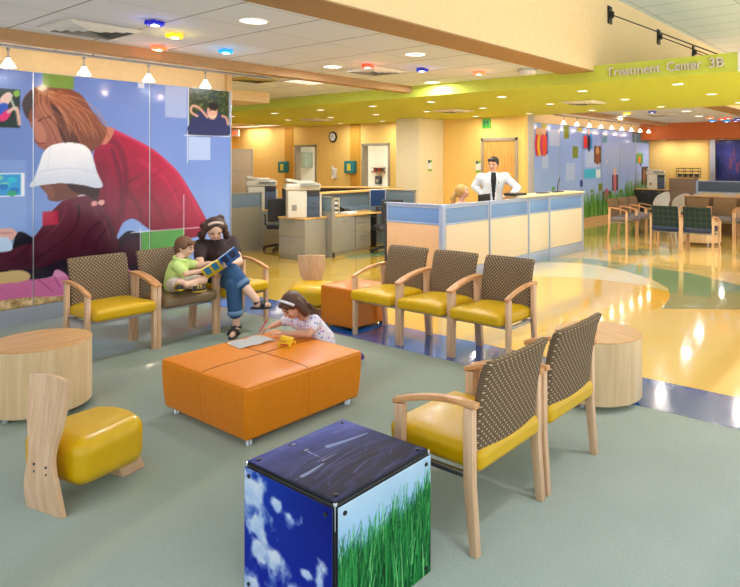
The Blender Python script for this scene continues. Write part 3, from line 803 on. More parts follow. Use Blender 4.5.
# child: sleeve, body, hand
body = cv.grad((104, 40, 58), (52, 18, 36), mu(70, 205), mu(80, 268)) + (cv.noise(0.2, 31)[..., None]-.5)*22
cv.poly(smooth(mp([(62, 201), (72, 197), (86, 195), (98, 201), (106, 212), (114, 228), (119, 250), (112, 258), (84, 258), (62, 260), (40, 268), (14, 270), (0, 271), (-30, 268), (-30, 256), (0, 252), (18, 246), (31, 239), (40, 229), (50, 213)]), 5), body)
for q in ([(78, 206), (78, 220), (66, 238), (50, 248)], [(100, 222), (88, 232), (82, 248)], [(32, 240), (24, 252), (6, 262)], [(108, 226), (98, 240), (94, 254)], [(50, 250), (30, 262), (8, 268)]):
    hstroke(q, 2.6, (42, 12, 28), .55, 1)
for q in ([(66, 206), (60, 222), (46, 236)], [(104, 220), (110, 240)], [(90, 204), (102, 222)]): hstroke(q, 2.4, (132, 62, 80), .45, 1)
hstroke([(65, 199), (74, 196.5), (86, 195)], 1.2, (226, 216, 226))
hpoly([(-40, 232), (0, 229), (8, 228), (14, 230), (17, 235), (10, 241), (0, 243), (-40, 246)], (222, 172, 164)); hstroke([(0, 233), (12, 233)], .9, (170, 110, 110))
hpoly([(12, 246), (15, 236), (20, 231.5), (30, 236), (34, 241), (20, 246), (8, 251)], (26, 20, 34))
hpoly([(-60, 240), (0, 237), (9, 240), (12, 246), (4, 252), (-60, 256)], (190, 214, 240))
hrect(42, 57.7, 211.3, 225, (178, 24, 62))
# child's face, hair, hat
hpoly([(42, 184), (43, 190), (46.5, 194.5), (48.5, 200), (57, 201.5), (65, 199.5), (76, 197), (84, 190), (84, 182)], (112, 66, 56))
hpoly([(43.5, 186), (44, 190), (47, 194), (50, 199), (54, 196), (52, 187)], (138, 86, 70), alpha=.7)
hpoly([(68, 184), (84, 183), (98, 186), (99, 194), (94, 200), (88, 196), (80, 194), (72, 191)], (58, 34, 34))
hstroke([(92, 192), (98, 202)], 2.5, (70, 42, 38)); cv.ell(*mu(94, 203.5), .035, .03, (222, 150, 150)); cv.ell(*mu(101, 202.5), .035, .03, (230, 168, 160))
hat = cv.grad((250, 250, 254), (206, 214, 232), mu(60, 145), mu(66, 188)) + (cv.noise(0.15, 41)[..., None]-.5)*14
cv.poly(smooth(mp([(29.5, 184.5), (34, 178), (39, 164), (43.5, 152), (52, 145), (67.5, 142.6), (82, 144.5), (90, 151), (94, 162.5), (97, 173), (102.5, 185.5), (96, 188), (82, 185), (61, 183.2), (41, 185.3), (31, 187)]), 5), hat)
hstroke([(38, 172), (60, 168.5), (80, 169), (96, 173)], 1, (196, 204, 224), .7); hstroke([(50, 146), (47, 170)], .9, (214, 220, 236), .7)
# little pictures and colour squares
hrect(42.2, 73.4, 74, 88, (112, 146, 62)); hrect(137.6, 144, 82, 88, (212, 214, 232), .9)
hrect(-40, 19.5, 87.5, 127, (24, 44, 34)); hpoly([(0, 98), (8, 92), (12, 96), (8, 104), (0, 110)], (216, 186, 180)); hpoly([(-12, 112), (2, 103), (8, 106), (4, 116), (-12, 122)], (40, 80, 190)); hpoly([(0, 115), (8, 109), (11, 112), (6, 120), (0, 121)], (216, 40, 120)); hstroke([(8, 112), (16, 108), (19, 124)], 3, (206, 170, 160)); hstroke([(9, 95), (15, 110)], 1.5, (190, 200, 190)); hpoly([(13, 92), (18, 90), (19, 95), (15, 97)], (120, 170, 60))
hrect(-60, 24, 173.5, 197.7, (240, 244, 250)); hrect(-60, 20.5, 174.5, 196.7, (44, 150, 214))
for k in range(14): cv.ell(*mu(random.uniform(-20, 19), random.uniform(177, 194)), .045, .03, random.choice([(30, 160, 110), (120, 210, 180), (40, 190, 220), (20, 110, 190)]), .9)
hrect(187.7, 229.4, 87, 136, (238, 240, 246)); hrect(188.6, 228.8, 88.4, 135.4, (48, 62, 32))
for k in range(240): cv.ell(*mu(random.uniform(190, 227.5), random.uniform(90, 134)), .02, .016, random.choice([(72, 92, 44), (30, 40, 22), (96, 112, 60), (52, 70, 34)]), .7)
hpoly([(190, 122), (196, 113), (206, 110), (218, 112), (226, 120), (228.5, 135), (189, 135)], (38, 44, 92)); hstroke([(207, 117), (199, 108), (192, 106), (191, 112), (197, 116)], 3, (206, 158, 138)); hstroke([(222, 116), (226, 118), (227.5, 124)], 3, (196, 146, 128))
cv.ell(*mu(212, 112), .075, .10, (212, 166, 146)); cv.ell(*mu(213, 106.5), .075, .05, (34, 24, 26)); hstroke([(209, 115.5), (212, 117), (215, 115.5)], .9, (250, 240, 236)); hstroke([(208.5, 110.5), (211, 110.3)], .8, (60, 34, 32)); hstroke([(213.5, 110.3), (216, 110.5)], .8, (60, 34, 32))
hrect(141, 184, 230.5, 262, (92, 158, 78))
for q in ([(187, 130), (187, 163)], [(184, 135.2), (229.6, 136.4)], [(183.6, 195), (183.6, 234)], [(131, 232.6), (199, 227.4)], [(140.3, 228), (140.3, 254)]): hstroke(q, .9, (230, 232, 240), .9)
mur = thing('wall_mural', 'big photo mural of a woman in red and a child in white sun hat', 'mural', (MX0, 7.61, MZ0))
cuts = [0, int(round(mu(33, 200)[0]/.01)), int(round(mu(150, 150)[0]/.01)), cv.nx-1]
for a, b in zip(cuts, cuts[1:]):
    s = sub(cv, a, b+1 if b == cuts[-1] else b)
    s.mesh('printed_panel', m_print, mur, (a*.01+0.004, 0, 0))
bm = B(); bx(bm, 0, MW, 0.004, 0.05, -0.004, MH+0.004)
obj('backing_board', bm, m_alu, mur)
bm = B(); bx(bm, MW, MW+0.012, -0.012, 0.05, -0.004, MH+0.01, 0.003); obj('edge_trim', bm, m_alu, mur)

# ================================================================ the far mural
FX0, FW2, FZ0, FH2 = 13.0, 7.85, 0.15, 2.47
cw = Canvas(FW2, FH2, 0.025, (160, 186, 236))
cw.c[:] = cw.grad((134, 164, 236), (168, 196, 244), (0, FH2), (0, .5)) + (cw.noise(1.5, 4)[..., None]-.5)*24
def fu(zx, zy):
    x, z = ony(530+zx/4.89, 110+zy/4.89, 7.61); return (x-FX0, z-FZ0)
def frect(x0, x1, y0, y1, c, a=1.0):
    xm, ym = (x0+x1)/2, (y0+y1)/2
    cw.rect(fu(x0, ym)[0], fu(x1, ym)[0], fu(xm, y1)[1], fu(xm, y0)[1], c, a)
for q in ((95, 145, 95, 175), (58, 90, 215, 285), (175, 220, 260, 345), (270, 340, 200, 280)): frect(*q, (196, 212, 244), .7)
OLV = (122, 138, 40); NAV = (36, 52, 150)
for q, c in (((28, 87, 92, 215), (70, 50, 140)), ((165, 190, 75, 140), OLV), ((55, 85, 65, 88), (176, 168, 70)), ((230, 255, 85, 105), (170, 160, 50)), ((258, 305, 115, 190), (40, 140, 220)), ((355, 377, 118, 160), (84, 138, 176)), ((313, 347, 177, 258), (64, 34, 22)), ((208, 235, 178, 235), OLV),
             ((265, 345, 288, 333), (70, 190, 226)), ((245, 258, 343, 375), NAV), ((402, 430, 317, 392), (40, 24, 28)), ((108, 120, 375, 395), (96, 170, 60)), ((335, 355, 360, 395), OLV), ((295, 310, 390, 402), (104, 150, 50)), ((520, 552, 212, 262), (60, 150, 60)), ((537, 545, 262, 273), NAV),
             ((545, 577, 277, 365), (44, 36, 48)), ((500, 577, 110, 160), (84, 124, 150)), ((355, 397, 397, 500), (96, 70, 90)), ((437, 450, 390, 405), OLV)): frect(*q, c)
frect(322, 345, 290, 331, (226, 240, 248)); frect(530, 541, 228, 258, (230, 110, 40)); frect(374, 377, 245, 258, (236, 238, 246)); frect(137, 146, 97, 110, (240, 230, 240))
for x, c in ((36, (220, 60, 70)), (48, (240, 190, 60)), (60, (200, 70, 120)), (72, (230, 90, 60))):
    u, v = fu(x, 170); cw.ell(u, v, .12, .28, c); cw.ell(u, v+.33, .08, .09, (220, 180, 150))
u, v = fu(272, 165); cw.poly([fu(262, 130), fu(275, 118), fu(290, 190), fu(262, 188)], (214, 50, 50)); u, v = fu(288, 160); cw.ell(u, v, .10, .25, (30, 30, 60)); cw.ell(u, v+.3, .07, .09, (226, 190, 170))
u, v = fu(330, 205); cw.ell(u, v, .12, .16, (190, 130, 90)); u, v = fu(330, 240); cw.ell(u, v, .16, .16, (130, 60, 40))
u, v = fu(415, 350); cw.ell(u, v, .12, .35, (200, 110, 130)); cw.ell(u, v+.3, .1, .12, (226, 180, 160))
u, v = fu(375, 450); cw.ell(u, v, .2, .4, (190, 90, 130)); u, v = fu(560, 330); cw.ell(u, v, .12, .3, (150, 100, 90))
x0 = fu(256, 500)[0]
for k in range(900):
    x = x0+random.random()**0.9*(FW2-x0); h = random.uniform(.35, .95)*(0.75 if x < x0+3 else 1.0); ln = random.uniform(-.12, .12)
    cw.stroke([(x, -0.02), (x+ln*.4, h*.6), (x+ln, h)], .05, random.choice([(58, 120, 40), (86, 150, 58), (120, 180, 84), (44, 96, 40), (150, 196, 110)]), .85, .012)
fm = thing('wall_mural', 'far blue mural with small colour squares above printed grass', 'mural', (FX0, 7.61, FZ0))
cutx = [0] + [int(round(fu(z, 250)[0]/.025)) for z in (148, 258, 350, 437, 517)] + [cw.nx-1]
for a, b in zip(cutx, cutx[1:]): sub(cw, a, b+1).mesh('printed_panel', m_print, fm, (a*.025, 0, 0)) if b == cutx[-1] else sub(cw, a, b).mesh('printed_panel', m_print, fm, (a*.025, 0, 0))
bm = B(); bx(bm, 0, FW2, 0.004, 0.05, 0, FH2+.005); obj('backing_board', bm, m_alu, fm)
# dark blue mural at far right
cz = Canvas(5.0, 2.2, 0.025, (34, 36, 92))
cz.c[:] = cz.c + (cz.noise(.5, 8)[..., None]-.5)*90*np.array((1, .7, 1.2))
for k in range(90):
    x, y = random.uniform(0, 5), random.uniform(0, 2.1); cz.rect(x, x+.06, y, y+random.uniform(.1, .5), random.choice([(70, 40, 110), (120, 50, 70), (40, 60, 140), (20, 20, 60), (160, 60, 60)]), .6)
for x, y in ((.9, 1.55), (1.0, .9), (2.4, 1.3)): cz.rect(x, x+.28, y, y+.38, (214, 206, 236)); cz.rect(x+.1, x+.2, y-.1, y, (200, 40, 50))
dm = thing('wall_mural', 'dark blue mural of night lights on the far right wall', 'mural', (20.86, 5.48, 0.15))
cz.mesh('printed_panel', m_print, dm, (0, 0, 0), (0, 0, -PI/2))
bm = B(); bx(bm, 0.004, 0.035, -5.0, 0, 0, 2.2); obj('backing_board', bm, m_alu, dm)

# ================================================================ arm chairs
def make_chair(label, m_seat, m_back, group=None):
    t = thing('arm_chair', label, 'chair', (0,0,0), 0, group)
    def bulge(p):
        u, v = min(1, abs(p.x)/.262), min(1, abs(p.y)/.27)
        k = (1-u**4)*(1-v**4)
        return (p.x, p.y, p.z + (0.022*k if p.z > 0 else -0.006*k) + 0.012*(p.y < 0)*(-p.y/.27))
    bm = B(); rbox(bm, (0, -0.035, 0.392), (0.262, 0.272, 0.048), 0.034, 4, 8, fn=bulge); obj('seat', bm, m_seat, t)
    def backf(p):
        q = (p.z+0.215)/.43
        return (p.x, p.y + 0.06*q*q + 0.015*q + 0.018*(1-(p.x/.26)**2) + (0.012*max(0, q-.85)/.15), p.z)
    bm = B(); rbox(bm, (0, 0.185, 0.625), (0.255, 0.026, 0.212), 0.022, 3, 10, fn=backf); obj('backrest', bm, m_back, t)
    for s in (-1, 1):
        bm = B(); x = .2835*s
        prism(bm, [(-.232, 0), (-.188, 0), (-.182, .565), (-.234, .560)], x-.018, x+.018, 'yz', bev=.004); obj('leg', bm, m_maple, t)
        bm = B()
        prism(bm, [(.205, 0), (.243, 0), (.220, .30), (.218, .632), (.168, .632), (.170, .30)], x-.018, x+.018, 'yz', bev=.004); obj('leg', bm, m_maple, t)
        bm = B(); top = []; bot = []
        for i in range(13):
            q = i/12; y = .235 - .480*q; z = .660 + .012*math.sin(PI*q) - .078*q**1.7
            top.append((y, z)); bot.append((y, z-.027))
        prism(bm, top + bot[::-1], x-.0185, x+.0185, 'yz', bev=.005); obj('arm', bm, m_maple_y, t)
    bm = B()
    for s in (-1, 1): bx(bm, .268*s-.012, .268*s+.012, -.19, .19, .315, .338, .003)
    for y in (-.16, .16): bx(bm, -.26, .26, y-.012, y+.012, .312, .335, .003)
    obj('seat_rail', bm, m_steel, t)
    bm = B()
    for s in (-1, 1):
        cyl(bm, (.2835*s, -.21, 0), .012, -.001, .006, 8); cyl(bm, (.2835*s, .224, 0), .012, -.001, .006, 8)
    bm.free()
    return t
GR = 'yellow-green arm chairs with dotted backs'
LX, LY = 2.670, 5.855
ch = make_chair('arm chair with lime seat left of the boy, in front of the mural', m_lime, m_dots, GR)
ch.location = (LX, LY, 0)
brown = make_chair('arm chair with bronze seat on which the boy sits', m_bronze, m_dots)
brown.location = (LX+.605, LY, 0)
dup(ch, (LX+1.205, LY, 0), 0, 'arm chair with lime seat on which the woman sits reading')
# middle row, facing -x
MXC = 4.592
for k, (yc, lab) in enumerate(((4.252, 'lime arm chair beside the orange cube, leftmost of the middle row of three'), (3.650, 'lime arm chair in the middle of the row of three before the counter'), (3.048, 'lime arm chair at the right end of the row of three before the counter'))):
    dup(ch, (MXC, yc, 0), -PI/2, lab)
# near pair, facing +y
for k, (xc, lab) in enumerate(((2.518, 'nearest lime arm chair, seen from behind next to the picture cube'), (3.148, 'lime arm chair seen from behind, next to the round table'))):
    dup(ch, (xc, 1.800, 0), PI, lab)
# far chairs
pl = make_chair('dark plaid arm chair with its back to us, left of the far pair', m_bluev, m_plaid, 'dark plaid arm chairs')
pl.location = (12.50, 4.17, 0); pl.rotation_euler = (0, 0, PI/2)
dup(pl, (12.50, 3.565, 0), PI/2, 'dark plaid arm chair with its back to us, right of the far pair')
bc = make_chair('brown arm chair under the far mural, nearest of the row of three', m_greyv, m_brownf, 'brown arm chairs under the far mural')
bc.location = (13.82, 5.66, 0)
dup(bc, (14.42, 5.66, 0), 0, 'brown arm chair under the far mural, middle of the row of three')
dup(bc, (15.02, 5.66, 0), 0, 'brown arm chair under the far mural, farthest of the row of three')
for k, y in enumerate((4.44, 3.83, 3.22)):
    c = dup(bc, (15.1, y, 0), -PI/2, ['brown arm chair facing us behind the far round table, left one', 'brown arm chair facing us behind the far round table, right one', 'brown arm chair at the right edge of the photo'][k], 'brown arm chairs round the far table')
# long wooden screen behind them
t = thing('low_screen', 'long low brown screen with wooden top behind far chairs', 'screen', (15.62, 3.9, 0))
bm = B(); bx(bm, -.03, .03, -1.3, .92, 0.0, .84, .004); obj('screen_panel', bm, m_brownf, t)
bm = B(); bx(bm, -.05, .05, -1.32, .94, .84, .872, .006); obj('top_rail', bm, m_maple_y, t)

# ================================================================ round tables
def drum(x, y, r, h, lab):
    t = thing('round_table', lab, 'table', (x, y, 0), 0, 'round drum tables')
    bm = B(); lathe(bm, [(0, .045), (r-.006, .045), (r, .051), (r, h-.004), (0, h-.004)], seg=64); obj('drum', bm, m_veneer, t)
    bm = B(); lathe(bm, [(0, h-.004), (r, h-.004), (r+.001, h-.002), (r-.004, h+.004), (0, h+.004)], seg=64); obj('tabletop', bm, m_top, t)
    for a in (.3, 1.87, 3.44, 5.0):
        bm = B(); cyl(bm, ((r-.07)*math.cos(a), (r-.07)*math.sin(a), 0), .022, 0, .046, 14, bev=.002); obj('foot', bm, m_steel, t)
    return t
t1 = drum(1.765, 4.885, .305, .474, 'round maple drum table at the left edge of the photo')
dup(t1, (4.262, 1.93, 0), 1.2, 'round maple drum table behind the near pair of chairs')
dup(t1, (13.55, 3.85, 0), .4, 'round maple drum table beyond the dark plaid chairs').scale = (1.25, 1.25, 1.0)
t = tag(None or obj('folded_leaflet', prism(B(), [(0, 0), (.12, 0), (.118, .004), (.06, .03), (.002, .004)], -.05, .05, 'xz'), mat('leaflet_white', (236, 226, 232), .6), None, (4.05, 1.98, .4785), (0, 0, .5)), 'small white folded leaflet on the round table behind the chairs', 'leaflet')

# ================================================================ big orange ottoman
t = thing('ottoman', 'large square orange leather ottoman on metal feet', 'ottoman', (2.697, 3.685, 0))
def otto(p):
    u, v, q = abs(p.x)/.476, abs(p.y)/.476, (p.z+.155)/.31
    k = max(0, (1-u**6)*(1-v**6)); sc = 1 - .018*(1-q)*2 + .012*math.sin(PI*q)
    dz = .014*k if p.z > 0 else 0
    if p.z > 0.1: dz -= .004*math.exp(-(min(abs(p.x), 9)/.012)**2) + .004*math.exp(-(abs(p.y)/.012)**2)
    return (p.x*sc, p.y*sc, p.z+dz)
bm = B(); rbox(bm, (0, 0, .206), (.476, .476, .162), .026, 4, 28, fn=otto); ot = obj('cushion', bm, m_orangev, t)
bm = B()
for s in (-1, 1):
    for M_ in (lambda d, z: (s*d, 0, z), lambda d, z: (0, s*d, z)): tube(bm, [M_(.460, .06), M_(.468, .13), M_(.4735, .2), M_(.4765, .29), M_(.4765, .35)], .0035, 6)
    tube(bm, [(s*.464, -.464, .364), (s*.469, 0, .3645), (s*.464, .464, .364)], .0045, 6); tube(bm, [(-.464, s*.464, .364), (0, s*.469, .3645), (.464, s*.464, .364)], .0045, 6)
obj('seam', bm, m_orangev, ot)
bm = B()
zt = lambda a: .3685 + .014*(1-(abs(a)/.476)**6)
tube(bm, [(0, -.465+.93*i/20, zt(-.465+.93*i/20)) for i in range(21)], .0022, 6); obj('stitching', bm, m_stitch, ot)
bm = B(); tube(bm, [(-.465+.93*i/20, 0, zt(-.465+.93*i/20)) for i in range(21)], .0022, 6); obj('stitching', bm, m_stitch, ot)
for sx in (-1, 1):
    for sy in (-1, 1):
        bm = B(); cyl(bm, (sx*.40, sy*.40, 0), .025, 0, .052, 16, bev=.003); obj('foot', bm, m_chrome, t)
# small orange cube seat
t = thing('ottoman', 'small orange leather cube seat beside the middle row of chairs', 'ottoman', (4.66, 4.845, 0))
bm = B(); rbox(bm, (0, 0, .225), (.245, .235, .195), .015, 3, 6, fn=lambda p: (p.x, p.y, p.z + (.006*(1-(p.x/.25)**2)*(1-(p.y/.24)**2) if p.z > 0 else 0))); obj('cushion', bm, mat('orange_vinyl_dark', (212, 118, 0), .38, coat=.1, bump=(6, .12)), t)
for sx in (-1, 1):
    for sy in (-1, 1): bm = B(); cyl(bm, (sx*.2, sy*.2, 0), .018, 0, .032, 12); obj('foot', bm, m_dark, t)

# ================================================================ picture cube
pc = thing('picture_cube', 'waist-low cube with sky, grass and water pictures on its faces', 'display cube', (1.784, 1.937, 0))
bm = B(); rbox(bm, (0, 0, .247), (.262, .262, .247), .012, 3, 1); obj('core', bm, m_black, pc)
S = .510; m_gl = mat('panel_edge', (30, 34, 44), .25)
def face_canvas(kind, res=.003):
    c = Canvas(S, S, res, (10, 30, 120))
    if kind == 'sky':
        n = c.noise(.16, 11, 6); g = c.grad((16, 40, 170), (10, 26, 120), (0, 0), (0, S)); c.c[:] = g
        c.c[:] += np.clip((S-c.X)/S, 0, 1)[..., None]*np.array((14, 60, 90))*np.clip(c.Z/S-.3, 0, 1)[..., None]
        def cl(cx, cz, rx, rz, th, seed, rot=0):
            m = c.noise(.07, seed, 5); ca, sa = math.cos(rot), math.sin(rot)
            u = ((c.X-cx)*ca+(c.Z-cz)*sa)/rx; v = (-(c.X-cx)*sa+(c.Z-cz)*ca)/rz
            a = np.clip((1-np.sqrt(u*u+v*v))*1.2 + (m-.5)*2.2 - th, 0, 1)
            sh = np.clip(.55+.6*(c.noise(.05, seed+1, 4)-.3)+.25*v, 0, 1)[..., None]
            c._blend(np.clip(a*1.6, 0, .96), np.array((100, 150, 220))*(1-sh)+np.array((244, 248, 255))*sh)
        cl(.10, .36, .10, .24, .25, 50, .25); cl(.04, .43, .12, .07, .25, 51); cl(.28, .40, .06, .05, .3, 52)
        cl(.13, .16, .14, .09, .15, 53); cl(.36, .07, .16, .09, .1, 54); cl(.04, .04, .12, .07, .1, 55); cl(.37, .21, .05, .025, .3, 57); cl(.45, .20, .04, .10, .3, 58); cl(.22, .04, .12, .05, .1, 59); cl(.08, .30, .05, .10, .2, 81); cl(.13, .25, .04, .07, .2, 82); cl(.30, .12, .10, .05, .2, 83); cl(.20, .42, .05, .05, .35, 84)
    elif kind == 'grass':
        c.c[:] = c.grad((120, 176, 220), (186, 212, 234), (0, S*.5), (0, S)) + (c.noise(.2, 61)[..., None]-.5)*30
        hz = lambda x: S*(.80 + .14*(x/S) + .03*math.sin(x*30))
        m = np.clip((np.vectorize(hz)(c.X)-.09-c.Z)/.05, 0, 1); c._blend(m, (10, 84, 40))
        r2 = random.Random(3)
        for k in range(950):
            x = r2.uniform(-.03, S+.03); d = k/950
            top = hz(x)*r2.uniform(.55, 1.0)*(1.04-.25*d); b = max(-.02, top-r2.uniform(.14, .32)); ln = r2.uniform(-.035, .06)
            sh = r2.random(); col = np.array((6, 78, 36))*(1-sh)+np.array((70, 176, 84))*sh
            if r2.random() < .12: col = np.array((130, 210, 130))
            if r2.random() < .15: col = np.array((4, 48, 26))
            c.stroke([(x, b), (x+ln*.35, b+(top-b)*.55), (x+ln, top)], r2.uniform(.005, .010), col, .9, .0015)
    else:
        n = c.noise(.16, 71, 4, ax=(1.6, .6)); n2 = c.noise(.05, 72, 3, ax=(1.8, .4))
        c.c[:] = c.grad((74, 84, 164), (18, 16, 56), (0, S*.5), (S*.62, S*.35)) + (n[..., None]-.5)*60
        dark = np.clip(c.X/S*1.5-.45, 0, 1)
        w = np.sin((c.X + .25*c.Z)*60 + n*9)*.5+.5
        c._blend(np.clip((w-.7)*2.4, 0, 1)*(.15+.4*dark), (92, 92, 150)); c._blend(np.clip((.3-w)*2.5, 0, 1)*dark*.7, (24, 16, 30)); c._blend(np.clip((n2-.62)*4, 0, 1)*dark*.5, (80, 50, 70))
        for q, wd, col in (([(.275, .05), (.27, .10), (.26, .165)], .022, (170, 190, 226)), ([(.16, .28), (.18, .36), (.20, .47)], .028, (150, 172, 216)), ([(.24, .18), (.235, .26)], .012, (150, 140, 150)), ([(.12, .197), (.235, .19)], .007, (170, 196, 230)), ([(.30, .12), (.27, .30), (.28, .44)], .008, (90, 96, 150)), ([(.36, .1), (.33, .25), (.36, .45)], .010, (70, 66, 110))): c.stroke(smooth(q, 5, False), wd, col, .75, wd*.3)
        r3 = random.Random(12)
        for k in range(46):
            x = S*r3.uniform(.38, .98); z0 = r3.uniform(0, S*.8); ln = r3.uniform(.06, .22); bd = r3.uniform(-.03, .02)
            c.stroke(smooth([(x, z0), (x+bd, z0+ln*.5), (x+bd*.4-.01, z0+ln)], 5, False), r3.uniform(.004, .012), r3.choice([(92, 84, 140), (20, 12, 26), (64, 34, 52), (110, 118, 170), (40, 40, 80), (14, 10, 22)]), r3.uniform(.35, .75), .002)
        for k in range(16):
            x = S*r3.uniform(.03, .4); z0 = r3.uniform(0, S*.85); c.stroke([(x, z0), (x+.01, z0+r3.uniform(.05, .16))], r3.uniform(.012, .03), r3.choice([(120, 130, 182), (66, 74, 134)]), .25, .006)
        for q in ((.029, .2), (.113, .197)):
            c.ell(q[0], q[1], .013, .020, (22, 24, 44), soft=.4); c.ell(q[0], q[1]+.004, .007, .012, (140, 150, 190), soft=.4)
    return c
def cube_panel(kind, loc, rot, hero):
    p = obj('picture_panel', rbox(B(), (S/2, .004, S/2), (S/2+.0015, .003, S/2+.0015), .003), m_gl, pc, loc, rot); p.scale = (1, 1, .945)
    if hero:
        face_canvas(kind).mesh('printed_face', m_print_c, p, (0, -.0005, 0))
        for x in (.03, S-.03):
            for z in (.03, S-.03):
                b = obj('bolt', cyl(B(), (0, 0, 0), .0085, -.001, .005, 14, (PI/2, 0, 0)), m_black, p, (x, 0, z))
    return p
h = S/2
cube_panel('sky', (-.2705, h, .002), (0, 0, -PI/2), True)              # faces -x
cube_panel('grass', (-h, -.2705, .002), (0, 0, 0), True)               # faces -y
cube_panel('sky2', (.2705, -h, .002), (0, 0, PI/2), False); cube_panel('sky2', (h, .2705, .002), (0, 0, PI), False)
tp = obj('picture_panel', rbox(B(), (S/2, .004, S/2), (S/2+.0015, .003, S/2+.0015), .003), m_gl, pc, (-h, h, .502), Euler((-PI/2, 0, -PI/2), 'XYZ'))
tp.matrix_local = Matrix.Translation((-h, h, .5025)) @ Matrix.Rotation(-PI/2, 4, 'Z') @ Matrix.Rotation(-PI/2, 4, 'X')
face_canvas('water').mesh('printed_face', m_print_c, tp, (0, -.0005, 0))
for x in (.03, S-.03):
    for z in (.03, S-.03): obj('bolt', cyl(B(), (0, 0, 0), .0085, -.001, .005, 14, (PI/2, 0, 0)), m_black, tp, (x, 0, z))
for dx, dy in ((-1, -1), (-1, 1), (1, -1)):
    bm = B(); bx(bm, dx*.256-.006, dx*.256+.006, dy*.256-.006, dy*.256+.006, .40, .4985, .002); obj('corner_bracket', bm, m_chrome, pc)

# ================================================================ children's chairs
def kid_chair(lab):
    t = thing('child_chair', lab, 'child chair', (0,0,0), 0, "children's chairs")
    # plywood back: width along y, S-curve in x, waisted
    bm = B(); N = 22; M = 8; grid = []
    for side in (0, 1):
        g = []
        for i in range(N+1):
            q = i/N; z = .645*q
            x = .02 - .055*math.sin(PI*(q**.9))*1.0 + .12*max(0, q-.55)**1.6*-1.0 + .05*(1-q)**2*-1 + (.022 if side else 0)
            wd = .134 - .046*math.exp(-((q-.44)/.20)**2) + .004*q
            g.append([bm.verts.new((x + .012*(1-(2*j/M-1)**2)*q, wd*(2*j/M-1), z + (.008*(1-(2*j/M-1)**2) if i == N else 0))) for j in range(M+1)])
        grid.append(g)
    for s, g in enumerate(grid):
        for i in range(N):
            for j in range(M):
                f = (g[i][j], g[i][j+1], g[i+1][j+1], g[i+1][j]); bm.faces.new(f)
    a, b = grid
    for i in range(N):
        bm.faces.new((a[i][0], a[i+1][0], b[i+1][0], b[i][0])); bm.faces.new((a[i][M], a[i+1][M], b[i+1][M], b[i][M]))
    for j in range(M):
        bm.faces.new((a[0][j], a[0][j+1], b[0][j+1], b[0][j])); bm.faces.new((a[N][j], a[N][j+1], b[N][j+1], b[N][j]))
    bmesh.ops.recalc_face_normals(bm, faces=bm.faces)
    bk = obj('backrest', bm, m_maple, t)
    for y in (-.045, .045):
        for z in (.20, .235): obj('screw', cyl(B(), (0, 0, 0), .007, -.004, .006, 10, (0, PI/2, 0)), m_dark, bk, (-.048 if z > .21 else -.046, y, z))
    def pouf(p):
        u = (p.x+.23)/.46
        k = 1 - .18*u
        rise = .05*(1-(p.y/.27)**2)
        return (p.x - .05*(p.y/.26)**2*(u > .5)*(u-.5)*2, p.y*k, p.z*(1-.10*(1-u)) + (rise*.6 if p.z > 0 else -rise*.2) + .02*(1-u))
    bm = B(); rbox(bm, (.245, .05, .20), (.22, .238, .115), .075, 6, 8, fn=pouf); st = obj('seat', bm, m_lime, t)
    bm = B(); rbox(bm, (.40, 0, .045), (.07, .05, .045), .008, fn=lambda p: (p.x+.03*(p.z < 0), p.y, p.z)); obj('front_foot', bm, m_maple, t)
    return t
k1 = kid_chair('child chair with lime cushion and wooden back, nearest at left')
k1.location = (1.285, 3.445, 0); k1.rotation_euler[2] = 0.22
dup(k1, (4.93, 5.83, 0), math.atan2(-.60, -.80), "child chair with lime cushion behind the girl's head").scale = (1.1, 1.15, .92)
# ================================================================ reception counter
cxs = [6.81, 7.94, 9.09, 9.80, 11.10]; CY = 5.34; CH = 1.085
rc = thing('reception_counter', 'L-shaped reception counter with maple panels and blue upper strips', 'counter', (6.81, CY, 0))
def cpanel(x0, x1, along='x', mp_=None):
    # one panel bay: frame, maple infill, blue strip; local to the counter
    def q(bm, a0, a1, d0, d1, z0, z1, r):
        if along == 'x': bx(bm, a0, a1, d0, d1, z0, z1, r)
        else: bx(bm, d0, d1, a0, a1, z0, z1, r)
    bm = B(); q(bm, x0, x1, 0, .06, 0.0, .175, .003); pb = obj('base_panel', bm, m_bframe, rc)
    bm = B(); q(bm, x0+.008, x1-.008, .004, .056, .18, .815, .002); obj('maple_panel', bm, mp_ or m_panel, rc)
    bm = B(); q(bm, x0+.012, x1-.012, .008, .05, .832, 1.05, .002); st = obj('blue_strip', bm, m_blue, rc)
    bm = B()
    for a, b, c, d in ((x0+.004, x1-.004, .815, .842), (x0+.004, x1-.004, 1.045, CH)): q(bm, a, b, 0, .06, c, d, .003)
    for a, b in ((x0+.004, x0+.035), (x1-.035, x1-.004)): q(bm, a, b, 0.001, .058, .83, 1.06, .002)
    obj('strip_frame', bm, m_bframe, st)
for a, b in zip(cxs, cxs[1:]): cpanel(a-6.81+.01, b-6.81-.01)
cpanel(.02, 1.06, 'y', m_panel2)
for x in (1.13, 2.28, 2.99):
    bm = B(); bx(bm, x-.014, x+.014, -.012, .07, 0, CH+.004, .004); obj('post', bm, m_bframe, rc)
bm = B(); bx(bm, -.045, .025, -.03, .05, 0, CH+.008, .012); obj('corner_post', bm, m_bframe, rc)
bm = B(); bx(bm, 4.27, 4.31, -.015, .08, 0, CH+.004, .006); obj('end_post', bm, m_bframe, rc)
bm = B(); bx(bm, 4.26, 4.31, .08, .75, 0, CH-.02, .004); obj('end_panel', bm, m_bframe, rc)
bm = B(); bx(bm, 0, .065, 1.06, 1.10, 0, CH, .004); obj('end_post', bm, m_dark, rc)
